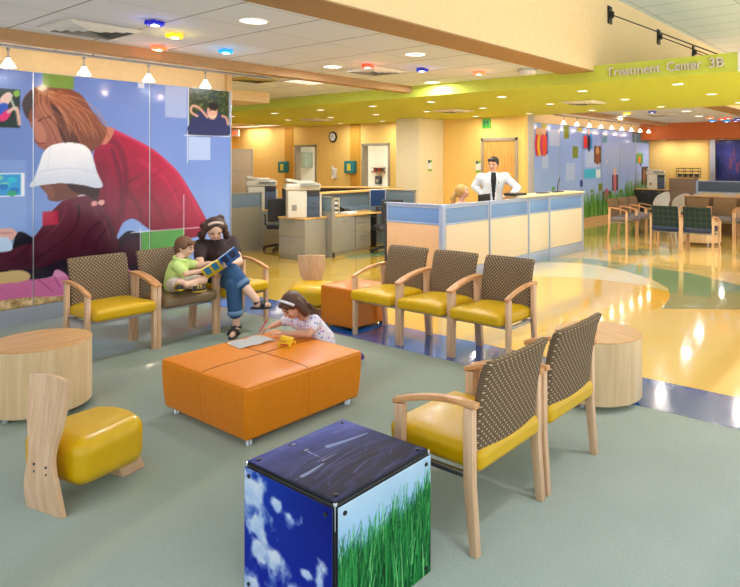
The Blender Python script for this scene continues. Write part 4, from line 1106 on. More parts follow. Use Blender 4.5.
bm = B(); bx(bm, -.02, 4.3, -.006, .072, CH, CH+.015, .003); bx(bm, -.01, .07, .05, 1.09, CH, CH+.015, .003); obj('top_cap', bm, m_bframe, rc)
tw = tag(obj('worktop', rbox(B(), (0, 0, 0), (1.12, .21, .016), .008), mat('counter_top_maple', (250, 228, 180), .3), None, (9.98, 5.50, CH+.033)), 'pale wooden standing-height top on right end of reception counter', 'worktop')
wt = thing('work_surface', 'desk surface behind the reception counter', 'desk', (6.9, 5.45, 0))
bm = B(); bx(bm, .03, 4.1, .0, .50, .715, .745, .004); obj('desk_top', bm, m_desk, wt)
for x in (.4, 2.2, 3.9):
    bm = B(); bx(bm, x-.02, x+.02, .05, .46, 0, .715, .003); obj('support_panel', bm, m_grey, wt)
# things on the counter
def monitor(x, y, z, rz, lab, sx=.22, sz=.145, face=m_slate):
    t = thing('computer_monitor', lab, 'monitor', (x, y, z), rz)
    bm = B(); rbox(bm, (0, 0, .09+sz), (sx, .018, sz), .008); obj('housing', bm, m_alu if face is not m_black else m_black, t)
    bm = B(); bx(bm, -sx+.015, sx-.015, -.0195, -.018, .09+.015, .09+2*sz-.015); obj('screen', bm, mat('screen_blue', (40, 66, 112), .15), t)
    bm = B(); bx(bm, -.03, .03, .0, .03, .01, .12, .004); rbox(bm, (0, .01, .006), (.11, .09, .006), .004); obj('stand', bm, m_dark, t)
    return t
monitor(8.38, 5.74, .745, PI+.15, 'black monitor back peeking over the reception counter', .2, .17, m_black)
tag(obj('counter_tray', rbox(B(), (0, 0, .02), (.17, .12, .02), .006), mat('tray_black', (40, 38, 36), .4), None, (8.98, 5.53, CH+.0495)), 'low dark tray on the counter top by the man', 'tray')
t = thing('microphone', 'thin black gooseneck microphone on right end of counter top', 'microphone', (10.4, 5.5, CH+.049))
bm = B(); rbox(bm, (0, 0, .008), (.13, .06, .008), .005); obj('base', bm, m_black, t)
bm = B(); tube(bm, [(0, 0, .01), (0, 0, .12), (.02, -.01, .2), (.05, -.02, .25)], .008, 8); obj('gooseneck', bm, m_black, t)
tag(obj('counter_tray', rbox(B(), (0, 0, .008), (.14, .06, .008), .005), m_black, None, (9.85, 5.5, CH+.049)), 'flat black pad on the counter top left of the microphone', 'tray')
tag(obj('paper_stack', rbox(B(), (0, 0, .01), (.16, .11, .01), .002), m_paper, None, (8.95, 5.74, .745)), 'stack of white papers on the desk behind the counter', 'papers')

# ================================================================ nurse station
def cabinet(name, lab, cat, loc, rz, w, d, h, cols, top=True, m=None, group=None):
    """front faces local -y; cols: list of (x0, x1, [drawer heights from top])"""
    m = m or m_grey
    t = thing(name, lab, cat, loc, rz, group)
    bm = B(); bx(bm, -w/2, w/2, -d/2+.02, d/2, .02, h, .003); bx(bm, -w/2+.01, w/2-.01, -d/2+.03, d/2-.01, 0, .03); obj('body', bm, m, t)
    for x0, x1, hs in cols:
        z = h-.006; tot = sum(hs); full = h-.07
        for f in hs:
            dh = full*f/tot
            bm = B(); bx(bm, x0+.004, x1-.004, -d/2, -d/2+.022, z-dh+.005, z, .003); dr = obj('drawer' if len(hs) > 1 else 'door', bm, m, t)
            bm = B(); bx(bm, (x0+x1)/2-.07, (x0+x1)/2+.07, -d/2-.012, -d/2, z-.07, z-.055, .003); obj('handle', bm, m_grey2, dr)
            z -= dh
    if top:
        bm = B(); bx(bm, -w/2-.01, w/2+.01, -d/2-.015, d/2+.01, h, h+.028, .004); obj('top', bm, m_desk, t)
    return t
cabinet('file_cabinet', 'grey two-drawer lateral file cabinet under the near printer', 'cabinet', (7.315, 8.885, 0), -PI/2+.05, .66, .50, .70, [(-.33, .33, [1, 1])])
cabinet('desk_pedestal', 'grey cupboard and drawer unit under the desk, right of the near printer', 'cabinet', (8.21, 8.80, 0), .12, 1.06, .46, .69, [(-.52, .06, [1]), (.07, .52, [.8, .8, 1.5])], top=False)
def printer(lab, loc, rz, s=1.0, group=None):
    t = thing('copier', lab, 'printer', loc, rz, group)
    t.scale = (s, s, s)
    bm = B(); bx(bm, -.27, .05, -.26, .26, 0, .46, .012); obj('body', bm, m_beige, t)
    bm = B(); bx(bm, .05, .27, -.25, .26, 0, .36, .008); fp = obj('paper_unit', bm, m_slate, t)
    for z in (.10, .22): 
        bm = B(); bx(bm, .06, .26, -.262, -.25, z-.05, z+.05, .004); d = obj('paper_drawer', bm, m_slate, fp)
        bm = B(); bx(bm, .13, .19, -.268, -.262, z+.02, z+.035, .002); obj('handle', bm, m_dark, d)
    bm = B(); bx(bm, .272, .30, -.25, .26, 0, .40, .006); obj('side_panel', bm, m_beige, t)
    bm = B(); bx(bm, -.2, -.12, -.268, -.26, .12, .22, .003); obj('vent_grille', bm, m_grey, t)
    bm = B(); rbox(bm, (-.01, 0, .525), (.295, .27, .06), .03, 3); obj('scanner', bm, m_beige, t)
    bm = B(); rbox(bm, (-.06, .02, .60), (.225, .24, .025), .015, 3, 4, fn=lambda p: (p.x, p.y, p.z + .04*max(0, min(1, (-p.x-.02)/.12)))); obj('document_feeder', bm, m_beige, t)
    bm = B(); rbox(bm, (.10, -.29, .56), (.16, .06, .012), .006, rot=(.3, 0, 0)); obj('control_panel', bm, m_grey, t)
    bm = B(); bx(bm, .05, .27, -.24, .2, .37, .46, .004); obj('output_tray', bm, m_dark, t)
    return t
printer('near beige office copier standing on the grey file cabinet', (7.30, 8.87, .729), .0-.60)
printer('second beige office copier farther back by the golden wall', (7.95, 10.95, .73), -.55)
cabinet('file_cabinet', 'grey cabinet under the far copier, behind the office chairs', 'cabinet', (7.95, 10.95, 0), -.55, .66, .5, .70, [(-.33, .33, [1, 1])])
def partition(lab, x0, y0, x1, y1, h, m1, glass=True, group='low office partitions', tiles=0):
    t = thing('office_partition', lab, 'partition', (x0, y0, 0), math.atan2(y1-y0, x1-x0), group)
    L = math.hypot(x1-x0, y1-y0); zg = h-.27 if glass else h-.02
    bm = B(); bx(bm, .02, L-.02, -.022, .022, .10, zg, .003); pn = obj('panel', bm, m1, t)
    for k in range(tiles):
        z = .1+(zg-.1)*(k+1)/(tiles+1); bm = B(); bx(bm, .02, L-.02, -.026, .026, z-.006, z+.006); obj('tile_joint', bm, m_grey2, pn)
    bm = B(); bx(bm, 0, L, -.026, .026, 0, .10, .003); obj('kick_rail', bm, m1, t)
    bm = B()
    for a in (0, L-.03): bx(bm, a, a+.03, -.03, .03, 0, h, .004)
    bx(bm, 0, L, -.03, .03, h-.025, h, .004)
    obj('frame', bm, m_grey, t)
    if glass:
        bm = B(); bx(bm, .03, L-.03, -.008, .008, zg, h-.025, .002); obj('glass_strip', bm, m_pglass, t)
    return t
partition('grey partition with glass strip just right of the mural, behind the woman', 6.55, 10.28, 7.47, 10.28, 1.11, m_grey2)
partition('tall taupe tiled partition at far left behind the grey one', 7.2, 12.0, 8.48, 12.0, 1.96, m_taupe, False, tiles=3)
partition('narrow grey partition post between printer and desk drawers', 7.615, 8.42, 7.615, 9.15, 1.08, m_grey)
partition('long blue-grey partition behind the desk with paper trays', 7.66, 9.22, 10.0, 9.32, 1.08, m_pglass)
partition('grey partition left of the ivory column, behind the monitor', 9.62, 9.25, 9.66, 8.28, 1.12, m_pglass)
bm = B(); bx(bm, -1.35, 1.35, -.16, .16, 0, .03, .005)
tag(obj('transaction_ledge', bm, m_desk, None, (8.98, 9.29, 1.081), (0, 0, .05)), 'long wooden ledge on top of the blue-grey partition', 'ledge')
dk = thing('desk_surface', 'wooden desk top above the grey drawers with phone and trays', 'desk', (8.32, 8.86, 0), None)if False else thing('desk_surface', 'wooden desk top above the grey drawers with phone and trays', 'desk', (8.32, 8.865, 0))
bm = B(); bx(bm, -.66, .80, -.31, .30, .692, .722, .004); obj('desk_top', bm, m_desk, dk)
bm = B(); bx(bm, .76, .79, -.05, .28, 0, .692, .003); obj('leg_panel', bm, m_dark, dk)
# the rear ledge and far desks
t = thing('rear_desk', 'rear wooden counter at back of the nurse station', 'desk', (10.6, 11.2, 0), -.92)
bm = B(); bx(bm, -1.6, 1.0, -.2, .2, 1.06, 1.09, .005); obj('desk_top', bm, m_desk, t)
bm = B(); bx(bm, -1.58, .98, -.03, .03, 0, 1.06, .004); obj('back_panel', bm, m_dark, t)
t = thing('rear_desk', 'low wooden desk beside the far copier', 'desk', (9.1, 10.75, 0), -.92)
bm = B(); bx(bm, -.5, .5, -.3, .3, .70, .73, .005); obj('desk_top', bm, m_desk, t)
bm = B(); bx(bm, -.48, .48, .2, .24, 0, .70, .004); obj('back_panel', bm, m_grey, t)
# on the desk
monitor(8.97, 8.66, .722, -.55, 'blue flat monitor on the nurse desk, left of the counter wing', .16, .17)
t = thing('desk_phone', 'black desk phone beside the flat monitor', 'phone', (8.42, 9.0, .7225), -.4)
bm = B(); rbox(bm, (0, 0, .03), (.09, .10, .028), .01, fn=lambda p: (p.x, p.y, p.z*(1+p.y*4))); obj('base', bm, m_black, t)
bm = B(); tube(bm, [(-.06, -.09, .06), (-.06, -.05, .075), (-.06, .05, .085), (-.06, .09, .08)], [.022, .014, .014, .022], 10); obj('handset', bm, m_black, t)
t = thing('paper_tray', 'cream stacked paper tray on the nurse desk', 'tray', (7.98, 8.93, .722), -.2)
bm = B()
for z in (.0, .09, .18, .27): bx(bm, -.12, .12, -.15, .15, z+.004, z+.012, .002)
for x in (-.12, .115): bx(bm, x, x+.006, -.15, .15, 0, .30, .002)
bx(bm, -.12, .12, .144, .15, 0, .30, .002); obj('shelves', bm, mat('tray_cream', (232, 222, 190), .5), t)
bm = B(); bx(bm, -.10, .10, -.13, .12, .012, .05); bx(bm, -.10, .10, -.13, .12, .102, .13); bx(bm, -.10, .10, -.13, .12, .192, .23); obj('papers', bm, m_paper, t)
tag(obj('paper_stack', rbox(B(), (0, 0, .02), (.13, .1, .02), .003), m_paper, None, (8.22, 8.68, .722), (0, 0, .2)), 'loose white papers beside the stacked tray', 'papers')
def office_chair(lab, x, y, rz, group='dark office chairs'):
    t = thing('office_chair', lab, 'office chair', (x, y, 0), rz, group)
    bm = B()
    for k in range(5):
        a = 2*PI*k/5; tube(bm, [(0, 0, .10), (.15*math.cos(a), .15*math.sin(a), .085), (.30*math.cos(a), .30*math.sin(a), .06)], [.03, .022, .016], 8)
    cyl(bm, (0, 0, 0), .028, .08, .42, 12); obj('base', bm, m_black, t)
    for k in range(5):
        a = 2*PI*k/5; bm = B(); cyl(bm, (.30*math.cos(a), .30*math.sin(a), .03), .03, -.02, .02, 12, (PI/2, 0, a)); obj('caster', bm, m_black, t)
    bm = B(); rbox(bm, (0, 0, .46), (.24, .24, .045), .04, 4, 4); obj('seat', bm, m_dark, t)
    bm = B(); rbox(bm, (0, .25, .78), (.21, .03, .22), .028, 3, 5, fn=lambda p: (p.x, p.y - .03*(1-(p.x/.21)**2) + .1*max(0, p.z), p.z)); obj('backrest', bm, m_dark, t)
    bm = B(); tube(bm, [(0, .1, .42), (0, .27, .45), (0, .29, .7)], .018, 8); obj('back_stem', bm, m_black, t)
    for s in (-1, 1): bm = B(); tube(bm, [(s*.22, .02, .45), (s*.28, .02, .5), (s*.28, .02, .66), (s*.28, -.12, .68), (s*.28, .14, .68)], .014, 8); obj('armrest', bm, m_black, t)
    return t
oc = office_chair('dark office chair just right of the grey glass-strip partition', 7.70, 10.0, 2.4)
dup(oc, (8.45, 9.75, 0), -2.2, 'dark office chair seen behind the near copier')
dup(oc, (8.72, 8.17, 0), 2.7, 'dark office chair at the nurse desk below the flat monitor')
dup(oc, (11.6, 13.2, 0), .5, 'dark office chair in front of the left open doorway')
dup(oc, (11.85, 11.3, 0), -.3, 'dark office chair in front of the right open doorway')
# on the back wall
t = thing('wall_clock', 'round black wall clock with white dial between the doorways', 'clock', (XB-.002,) + onx(333.5, 137, XB))
bm = B(); cyl(bm, (0, 0, 0), .16, 0, .035, 28, (0, -PI/2, 0), bev=.008); obj('case', bm, m_black, t)
bm = B(); cyl(bm, (-.0355, 0, 0), .115, 0, .002, 28, (0, -PI/2, 0)); dl = obj('dial', bm, m_paper, t)
bm = B(); bx(bm, -.041, -.038, -.006, .006, -.01, .08); bx(bm, -.041, -.038, -.01, .06, -.006, .006); obj('hands', bm, m_black, dl)
t = thing('wall_phone', 'white wall telephone below the clock', 'phone', (XB-.002,) + onx(335, 173, XB))
bm = B(); rbox(bm, (-.03, 0, 0), (.03, .09, .14), .012); obj('base', bm, m_white, t)
bm = B(); tube(bm, [(-.07, 0.02, .2), (-.085, .02, .1), (-.085, .02, -.05), (-.07, .02, -.16)], [.03, .02, .02, .03], 10); obj('handset', bm, m_white, t)
for nm, px, py, lab in (('l', 285.5, 167, 'teal wall box left of the left doorway'), ('r', 352.5, 167, 'teal wall box left of the right doorway')):
    y, z = onx(px, py, XB)
    t = thing('wall_dispenser', lab, 'dispenser box', (XB-.022, y, z), 0, 'teal boxes on the back wall')
    bm = B(); rbox(bm, (-.06, 0, 0), (.06, .19, .17), .01); obj('case', bm, mat('teal_box', (40, 130, 140), .4), t)
    bm = B(); bx(bm, -.124, -.12, -.07, .07, -.10, .09, .0); obj('notice', bm, mat('notice_yellow', (226, 214, 80), .5), t)
def wsign(lab, loc, ax):
    t = thing('wall_sign', lab, 'sign', loc, ax, 'small room signs')
    bm = B(); bx(bm, -.075, .075, -.012, 0, -.10, .10, .002); obj('plate', bm, m_paper, t)
    bm = B(); bx(bm, -.07, .0, -.0135, -.012, .05, .12); obj('blue_square', bm, mat('sign_navy', (50, 70, 110), .5), t)
    bm = B(); bx(bm, .0, .07, -.0135, -.012, .06, .12); obj('green_square', bm, mat('sign_green', (120, 190, 50), .5), t)
    bm = B(); bx(bm, -.07, .07, -.0135, -.012, -.145, -.105); obj('green_bar', bm, mat('sign_green', (120, 190, 50), .5), t)
x, z = ony(429.5, 165, 9.72); wsign('small white room sign on the ivory column', (x, 9.718, z), 0)
y, z = onx(478.5, 166, XB); wsign('small white room sign left of the wooden door behind the man', (XB-.002, y, z), -PI/2)
y, z = onx(487, 123.5, XB)
t = thing('wall_sign', 'green square sign with M above the wooden door', 'sign', (XB-.002, y, z), -PI/2)
bm = B(); bx(bm, -.115, .115, -.03, 0, -.11, .11, .003); obj('plate', bm, mat('sign_leaf', (84, 176, 50), .5), t)
text_mesh('letter', 'M', .2, .003, mat('sign_blue', (20, 70, 110), .5), t, (0, -.033, -.07), (PI/2, 0, 0), 'CENTER')
y, z = onx(236, 133, 12.2)
t = thing('exit_sign', 'small red-lettered exit sign hanging at far left of the nurse area', 'sign', (12.2, y, z), -PI/2)
bm = B(); bx(bm, -.17, .17, -.03, .03, -.11, .11, .004); obj('housing', bm, m_white, t)
text_mesh('lettering', 'EXIT', .17, .002, mat('exit_red', (240, 70, 30), .5, emit=1.5), t, (0, -.033, -.06), (PI/2, 0, 0), 'CENTER')
bm = B(); cyl(bm, (0, 0, 0), .012, .10, GZ+.06-z, 8); obj('hanger', bm, m_white, t)
# inside the open rooms
t = thing('wall_cabinet', 'grey-green wall cabinet inside the left open room', 'cabinet', (14.42,) + onx(303, 160, 14.42))
bm = B(); bx(bm, -.17, .17, -.3, .3, -.25, .25, .004); obj('body', bm, mat('cab_sage', (150, 160, 140), .5), t)
bm = B(); bx(bm, -.19, -.17, -.28, .28, -.23, .23, .004); obj('door', bm, mat('cab_sage2', (166, 174, 156), .5), t)
t = thing('room_counter', 'wooden counter inside the right open room', 'counter', (14.32, onx(372, 180, 14.3)[0], 0))
bm = B(); bx(bm, -.25, .25, -.7, .7, .003, .82, .004); obj('body', bm, mat('wood_room', (226, 170, 100), .5), t)
bm = B(); bx(bm, -.28, .27, -.72, .72, .82, .85, .004); obj('top', bm, m_paper, t)
t = thing('wall_rack', 'small rack with red and brown items on wall in right open room', 'rack', (14.55,) + onx(379, 172, 14.55))
bm = B(); bx(bm, -.1, .04, -.25, .25, -.02, .02, .004); bx(bm, -.1, .04, -.25, .25, .12, .14, .003); obj('shelf', bm, mat('rack_wood', (150, 90, 50), .5), t)
for k in range(4): bm = B(); cyl(bm, (-.03, -.17+.11*k, .02), .04, 0, .1+.02*(k % 2), 10); obj('pot', bm, mat('rack_red', (170, 60, 40), .5) if k % 2 else m_dark, t)
t = thing('wall_dispenser', 'grey dispenser on wall beside rack in right open room', 'dispenser box', (14.55,) + onx(378.5, 180, 14.55))
bm = B(); rbox(bm, (0, 0, 0), (.05, .12, .13), .03, 3); obj('case', bm, m_dark, t)
bm = B(); cyl(bm, (-.05, 0, -.02), .06, 0, .012, 16, (0, -PI/2, 0)); obj('cover', bm, m_grey, t)

# ================================================================ far right corner
cabinet('file_cabinet', 'low dark cabinet with a white copier under the golden wall', 'cabinet', (19.75, 7.05, 0), -PI/2, 1.06, .55, .80, [(-.5, 0, [1, 1]), (0, .5, [1, 1])], m=m_dark)
cabinet('tall_cabinet', 'taupe cabinet at the golden wall, right of the far copier', 'cabinet', (19.72, 6.12, 0), -PI/2, .72, .55, 1.17, [(-.34, .34, [1, 1, 1])], m=mat('cab_taupe', (146, 122, 106), .5))
printer('white copier on the low dark cabinet at the far golden wall', (19.72, 6.98, .829), -PI/2+.3, .95)
t = thing('wire_rack', 'black wire rack on top of the taupe cabinet', 'rack', (19.72, 5.98, 1.199))
bm = B()
for z in (.012, .1, .19, .28):
    for y in (-.34, .34): tube(bm, [(-.1, y, z), (.1, y, z)], .008, 6)
    for x in (-.1, .1): tube(bm, [(x, -.34, z), (x, .34, z)], .010, 6)
for x in (-.1, .1):
    for y in (-.34, -.1, .12, .34): tube(bm, [(x, y, 0), (x, y, .28)], .008, 6)
obj('wires', bm, m_black, t)
bm = B()
for y in (-.25, -.08, .08, .25): bx(bm, -.08, .08, y-.05, y+.05, .03, .09, .006); 
obj('brochures', bm, m_dark, t)
t = thing('desk_screen', 'grey and cream desk screen at the right edge, far away', 'partition', (18.5, 4.6, 0))
bm = B(); bx(bm, -.03, .03, -1.6, .75, 0, .82, .004); obj('panel', bm, mat('screen_cream', (226, 200, 150), .7), t)
bm = B(); bx(bm, -.032, .032, -1.6, .75, .84, 1.13, .004); obj('upper_strip', bm, m_slate, t)
for y in (.76, -.42, -1.6): bm = B(); bx(bm, -.04, .04, y-.03, y+.03, 0, 1.15, .004); obj('post', bm, m_bframe, t)
bm = B(); bx(bm, -.04, .04, -1.6, .76, .815, .845, .003); bx(bm, -.04, .04, -1.6, .76, 1.125, 1.15, .003); obj('rail', bm, m_bframe, t)
def shell_chair(lab, x, y, rz):
    t = thing('shell_chair', lab, 'chair', (x, y, 0), rz, 'white moulded chairs')
    bm = B(); N, M = 14, 10; g = []
    for i in range(N+1):
        q = i/N; row = []
        for j in range(M+1):
            s = 2*j/M-1
            if q < .45: yy = -.24 + q/.45*.42; z = .44 - .02*math.sin(PI*q/.45) + .05*s*s
            else: k = (q-.45)/.55; yy = .18+.16*k; z = .44+.46*k - .10*s*s*k + .05*s*s*(1-k)
            wd = .27*(1 - .25*max(0, (q-.75)/.25)**2); yy -= .14*s*s*(q > .3)*min(1, (q-.3)/.3)
            row.append(bm.verts.new((wd*s, yy, z)))
        g.append(row)
    for i in range(N):
        for j in range(M): bm.faces.new((g[i][j], g[i][j+1], g[i+1][j+1], g[i+1][j]))
    bmesh.ops.solidify(bm, geom=bm.faces[:], thickness=.012)
    obj('shell', bm, m_white, t)
    for sx in (-1, 1):
        for sy in (-1, 1): bm = B(); tube(bm, [(sx*.16, sy*.14, .43), (sx*.23, sy*.21, 0)], .012, 8); obj('leg', bm, m_chrome, t)
    return t
s1 = shell_chair('white moulded chair behind the plaid pair, leftmost', 16.4, 5.75, -2.0)
dup(s1, (16.3, 5.12, 0), 2.2, 'white moulded chair behind the plaid pair, middle one')
dup(s1, (17.4, 5.25, 0), 2.9, 'white moulded chair with the highest rounded back, behind the plaid pair')
dup(s1, (17.2, 4.25, 0), 2.0, 'white moulded chair half hidden behind the brown screen')
# ================================================================ people
m_skin = mat('skin', (232, 186, 158), 0.5, spec=0.35, noise=(30, .03))
m_skin2 = mat('skin_warm', (226, 170, 140), 0.5, spec=0.35, noise=(30, .03))
m_hair_d = mat('hair_dark_brown', (76, 48, 34), 0.5, noise=(90, .35), stretch=(1, 1, .25), bump=(120, .4))
m_hair_b = mat('hair_light_brown', (120, 80, 48), 0.5, noise=(90, .3), bump=(120, .4))
m_hair_g = mat('hair_blonde', (206, 160, 84), 0.5, noise=(90, .3), bump=(120, .4))
m_hair_k = mat('hair_black', (36, 28, 26), 0.5, noise=(90, .3), bump=(120, .4))
m_eye = mat('eye_dark', (40, 28, 24), 0.2)
m_lip = mat('lips', (190, 104, 96), 0.45)
m_tee = mat('tee_brown', (62, 46, 44), 0.85, bump=(20, .25))
m_denim = mat('denim', (52, 88, 128), 0.85, noise=(40, .15), bump=(25, .25))
m_denim_l = mat('denim_hem', (108, 140, 172), 0.85)
m_shoe = mat('shoe_black', (28, 26, 28), 0.5)
m_polo = mat('polo_lime', (204, 226, 132), 0.85, bump=(25, .25))
m_shorts = mat('shorts_cream', (226, 214, 196), 0.85, bump=(25, .25))
m_sneak = mat('sneaker_brown', (52, 44, 36), 0.6)
m_sneak_y = mat('sneaker_yellow', (206, 168, 40), 0.6)
m_coat = mat('coat_white', (216, 220, 228), 0.8, bump=(10, .2))
m_shirt = mat('shirt_black', (26, 26, 30), 0.8)
m_lav = mat('top_lavender', (206, 178, 216), 0.85)
def floral(name):
    m, nt, b = new_mat(name)
    tc = node(nt, 'ShaderNodeTexCoord'); v = node(nt, 'ShaderNodeTexVoronoi', Scale=52.0)
    nt.links.new(tc.outputs['Object'], v.inputs['Vector'])
    cr = nt.nodes.new('ShaderNodeValToRGB'); cr.color_ramp.interpolation = 'CONSTANT'
    el = cr.color_ramp.elements; el[0].position = 0; el[0].color = lin4((238, 226, 240)); el[1].position = .62; el[1].color = lin4((232, 130, 190))
    for p, c in ((.72, (170, 120, 206)), (.82, (120, 170, 214)), (.9, (236, 228, 240))): e = el.new(p); e.color = lin4(c)
    sp = node(nt, 'ShaderNodeSeparateColor'); nt.links.new(v.outputs['Color'], sp.inputs[0]); nt.links.new(sp.outputs[0], cr.inputs[0])
    f = mth(nt, 'LESS_THAN', v.outputs['Distance'], 0.48)
    nt.links.new(mix(nt, f, lin4((240, 230, 242)), cr.outputs[0]), b.inputs['Base Color']); b.inputs['Roughness'].default_value = .85
    return m
m_floral = floral('floral_print')
V = Vector
def frame_of(fwd, up=(0, 0, 1)):
    f = V(fwd).normalized(); u = V(up); u = (u - f*u.dot(f)).normalized(); s = f.cross(u)      # s = the person's right
    return f, u, s
def headprims(c, r, fwd, up, neck_to):
    """skull, face mass, jaw, nose, ears, neck. r = half head width"""
    f, u, s = frame_of(fwd, up); c = V(c)
    eu = Matrix((s, f, u)).transposed().to_euler()
    pr = [('e', c + u*r*.22 - f*r*.05, (r*.98, r*1.16, r*1.12), eu), ('e', c - u*r*.30 + f*r*.22, (r*.80, r*.86, r*.98), eu), ('e', c - u*r*.95 + f*r*.60, (r*.42, r*.36, r*.30), eu),
          ('c', c + f*r*1.06 + u*r*.05, r*.11, c + f*r*1.20 - u*r*.30, r*.17)]
    for q in (-1, 1): pr += [('e', c + s*q*r*.98 - u*r*.12 - f*r*.05, (r*.12, r*.24, r*.32), eu), ('e', c + s*q*r*.42 + f*r*.80 - u*r*.35, (r*.32, r*.26, r*.28), eu)]
    pr.append(('c', c - u*r*.6 - f*r*.2, r*.52, V(neck_to), r*.60))
    return pr
def facebits(parent, base, c, r, fwd, up, eyes=True, smile=False):
    f, u, s = frame_of(fwd, up); c = V(c) - V(base)
    eu = Matrix((s, f, u)).transposed().to_euler()
    for q in (-1, 1):
        bm = B(); ellp(bm, c + s*q*r*.40 + f*r*.965 - u*r*.02, (r*.15, r*.10, r*.075), eu); obj('eye', bm, m_eye, parent, sharp=0)
        bm = B(); tube(bm, [c + s*q*r*.20 + f*r*1.07 + u*r*.20, c + s*q*r*.42 + f*r*1.03 + u*r*.25, c + s*q*r*.62 + f*r*.90 + u*r*.18], r*.045, 6); obj('eyebrow', bm, m_hair_d, parent, sharp=0)
    k = .10 if smile else 0
    bm = B(); tube(bm, [c + s*-r*.30 + f*r*.90 - u*r*(.66-k), c + f*r*1.05 - u*r*.70, c + s*r*.30 + f*r*.90 - u*r*(.66-k)], r*.07, 6); obj('mouth', bm, m_lip, parent, sharp=0)

# ---------------------------------------------------------------- woman reading
b0 = V((3.85, 5.95, 0)); wo = thing('person', 'person with curly brown hair in brown tee and jeans, reading to the boy', 'person', b0)
hc = W(214.5, 229, 6.42); hf = V((-.30, -.78, -.62)); hu = V((-.2, -.45, .85)); hr = .080
nk = V((3.735, 5.89, .91))
lS, rS = V((3.945, 5.93, .845)), V((3.60, 5.96, .845)); lE, rE = W(239, 262, 6.55), V((3.49, 5.80, .64)); lH, rH = W(224, 265.5, 6.19), V((3.50, 5.63, .70))
lHip, rHip = V((3.94, 5.98, .53)), V((3.77, 5.98, .53)); lK, rK = V((3.66, 5.50, .615)), V((3.655, 5.47, .50)); lA, rA = W(256.5, 300, 6.18), V((3.68, 5.47, .10))
lT, rT = lA + V((.075, -.09, -.05)), V((3.555, 5.35, .035))
pel = V((3.855, 5.98, .54)); chest = V((3.80, 5.945, .74))
torso = [('chain', [(pel, .135), (V((3.835, 5.96, .63)), .115), (chest, .128)]), ('c', V((3.85, 5.97, .78)), .085, V((3.70, 5.96, .78)), .085), ('c', chest, .11, nk - V((0, 0, .05)), .06), ('c', lS, .058, chest + V((.03, 0, .05)), .09), ('c', rS, .058, chest + V((-.03, 0, .05)), .09)]
f, u, s = frame_of(hf, hu)
body = headprims(hc, hr, hf, hu, nk) + torso
body += [('chain', [(lS, .05), (lE, .042)]), ('chain', [(lE, .042), (lH, .028)]), ('chain', [(rS, .05), (rE, .042)]), ('chain', [(rE, .042), (rH, .028)])]
body += hand(lH, V((-.75, -.10, .15)), V((-.2, .2, 1)), V((0, -1, .3)), .165, .45) + hand(rH, V((.6, -.35, .05)), V((0, 0, -1)), V((-.1, -1, 0)), .165, .3)
body += [('c', lHip, .09, lK, .066), ('c', rHip, .09, rK, .066), ('c', lK, .058, lA, .036), ('c', rK, .058, rA, .036)]
for A, T in ((lA, lT), (rA, rT)): body += [('c', A, .038, A - V((0, 0, .04)), .035), ('c', A + V((0, 0, -.05)), .030, T, .026)]
grow('body', body, .007, m_skin, wo, b0)
for o_ in (0,):
    g = grow('tee_shirt', [(p[0], [(a, r+.010) for a, r in p[1]]) if p[0] == 'chain' else ('c', p[1], p[2]+.010, p[3], p[4]+.006) for p in torso] + [('c', lS, .068, lS.lerp(lE, .48), .062), ('c', rS, .068, rS.lerp(rE, .48), .062)], .009, m_tee, wo, b0, cut=[(nk + V((0, -.02, .004)), V((-.05, -.55, .83)))])
def inf(p, r): return p, r
jeans = [('c', lHip, .105, lK, .083), ('c', rHip, .105, rK, .083), ('c', lK, .080, lK.lerp(lA, .42), .070), ('c', rK, .080, rK.lerp(rA, .70), .072), ('c', lHip, .12, rHip, .12), ('c', pel, .138, pel + V((0, 0, .05)), .125)]
jn = grow('jeans', jeans, .009, m_denim, wo, b0, cut=[(lK.lerp(lA, .47), (lA-lK).normalized())] if False else None)
for K, A, q, rr in ((lK, lA, .43, .074), (rK, rA, .70, .076)):
    d = (A-K).normalized(); bm = B(); c = K.lerp(A, q) - b0
    cyl(bm, c, rr, -.022, .022, 20, rot=d.to_track_quat('Z', 'Y').to_euler(), bev=.006); obj('hem', bm, m_denim_l, jn, sharp=0)
for A, T in ((lA, lT), (rA, rT)):
    d = (T-A); bm = B(); d2 = V((d.x, d.y, 0)).normalized()
    sl = (T - (A + V((0, 0, -.06)) - d2*.05)); a0 = A + V((0, 0, -.078)) - d2*.05 - b0; t0 = T + V((0, 0, -.024)) + d2*.02 - b0
    tube(bm, [a0, a0.lerp(t0, .3), a0.lerp(t0, .75), t0], [.032, .040, .044, .030], 14, flat=.36); sh = obj('shoe', bm, m_shoe, wo, sharp=0)
    m1 = a0.lerp(t0, .62) + V((0, 0, .026)); w_ = V((-d2.y, d2.x, 0))
    bm = B(); tube(bm, [m1 - w_*.044 + V((0, 0, -.02)), m1 - w_*.03 + V((0, 0, .018)), m1 + V((0, 0, .03)), m1 + w_*.03 + V((0, 0, .018)), m1 + w_*.044 + V((0, 0, -.02))], .024, 10); 
    m2 = a0 + d2*.04 + V((0, 0, .05)); tube(bm, [m2 - w_*.04, m2 + d2*.05 + V((0, 0, .012)), m2 + w_*.04], .014, 8); obj('strap', bm, m_shoe, sh, sharp=0)
facebits(wo, b0, hc, hr, hf, hu)
hp = [('e', hc + u*hr*.42 - f*hr*.22, (hr*1.16, hr*1.18, hr*1.08), Matrix((s, f, u)).transposed().to_euler())]
rr_ = random.Random(4)
for q in (-1, 1):
    for k in range(20):
        a = rr_.uniform(-.5, .5); t = rr_.random()
        hp.append(('e', hc + s*q*hr*(1.02 + .45*t + rr_.uniform(-.08, .12)) + f*hr*(a-.15) + u*hr*(.55 - 1.75*t), (hr*rr_.uniform(.30, .46),)*3))
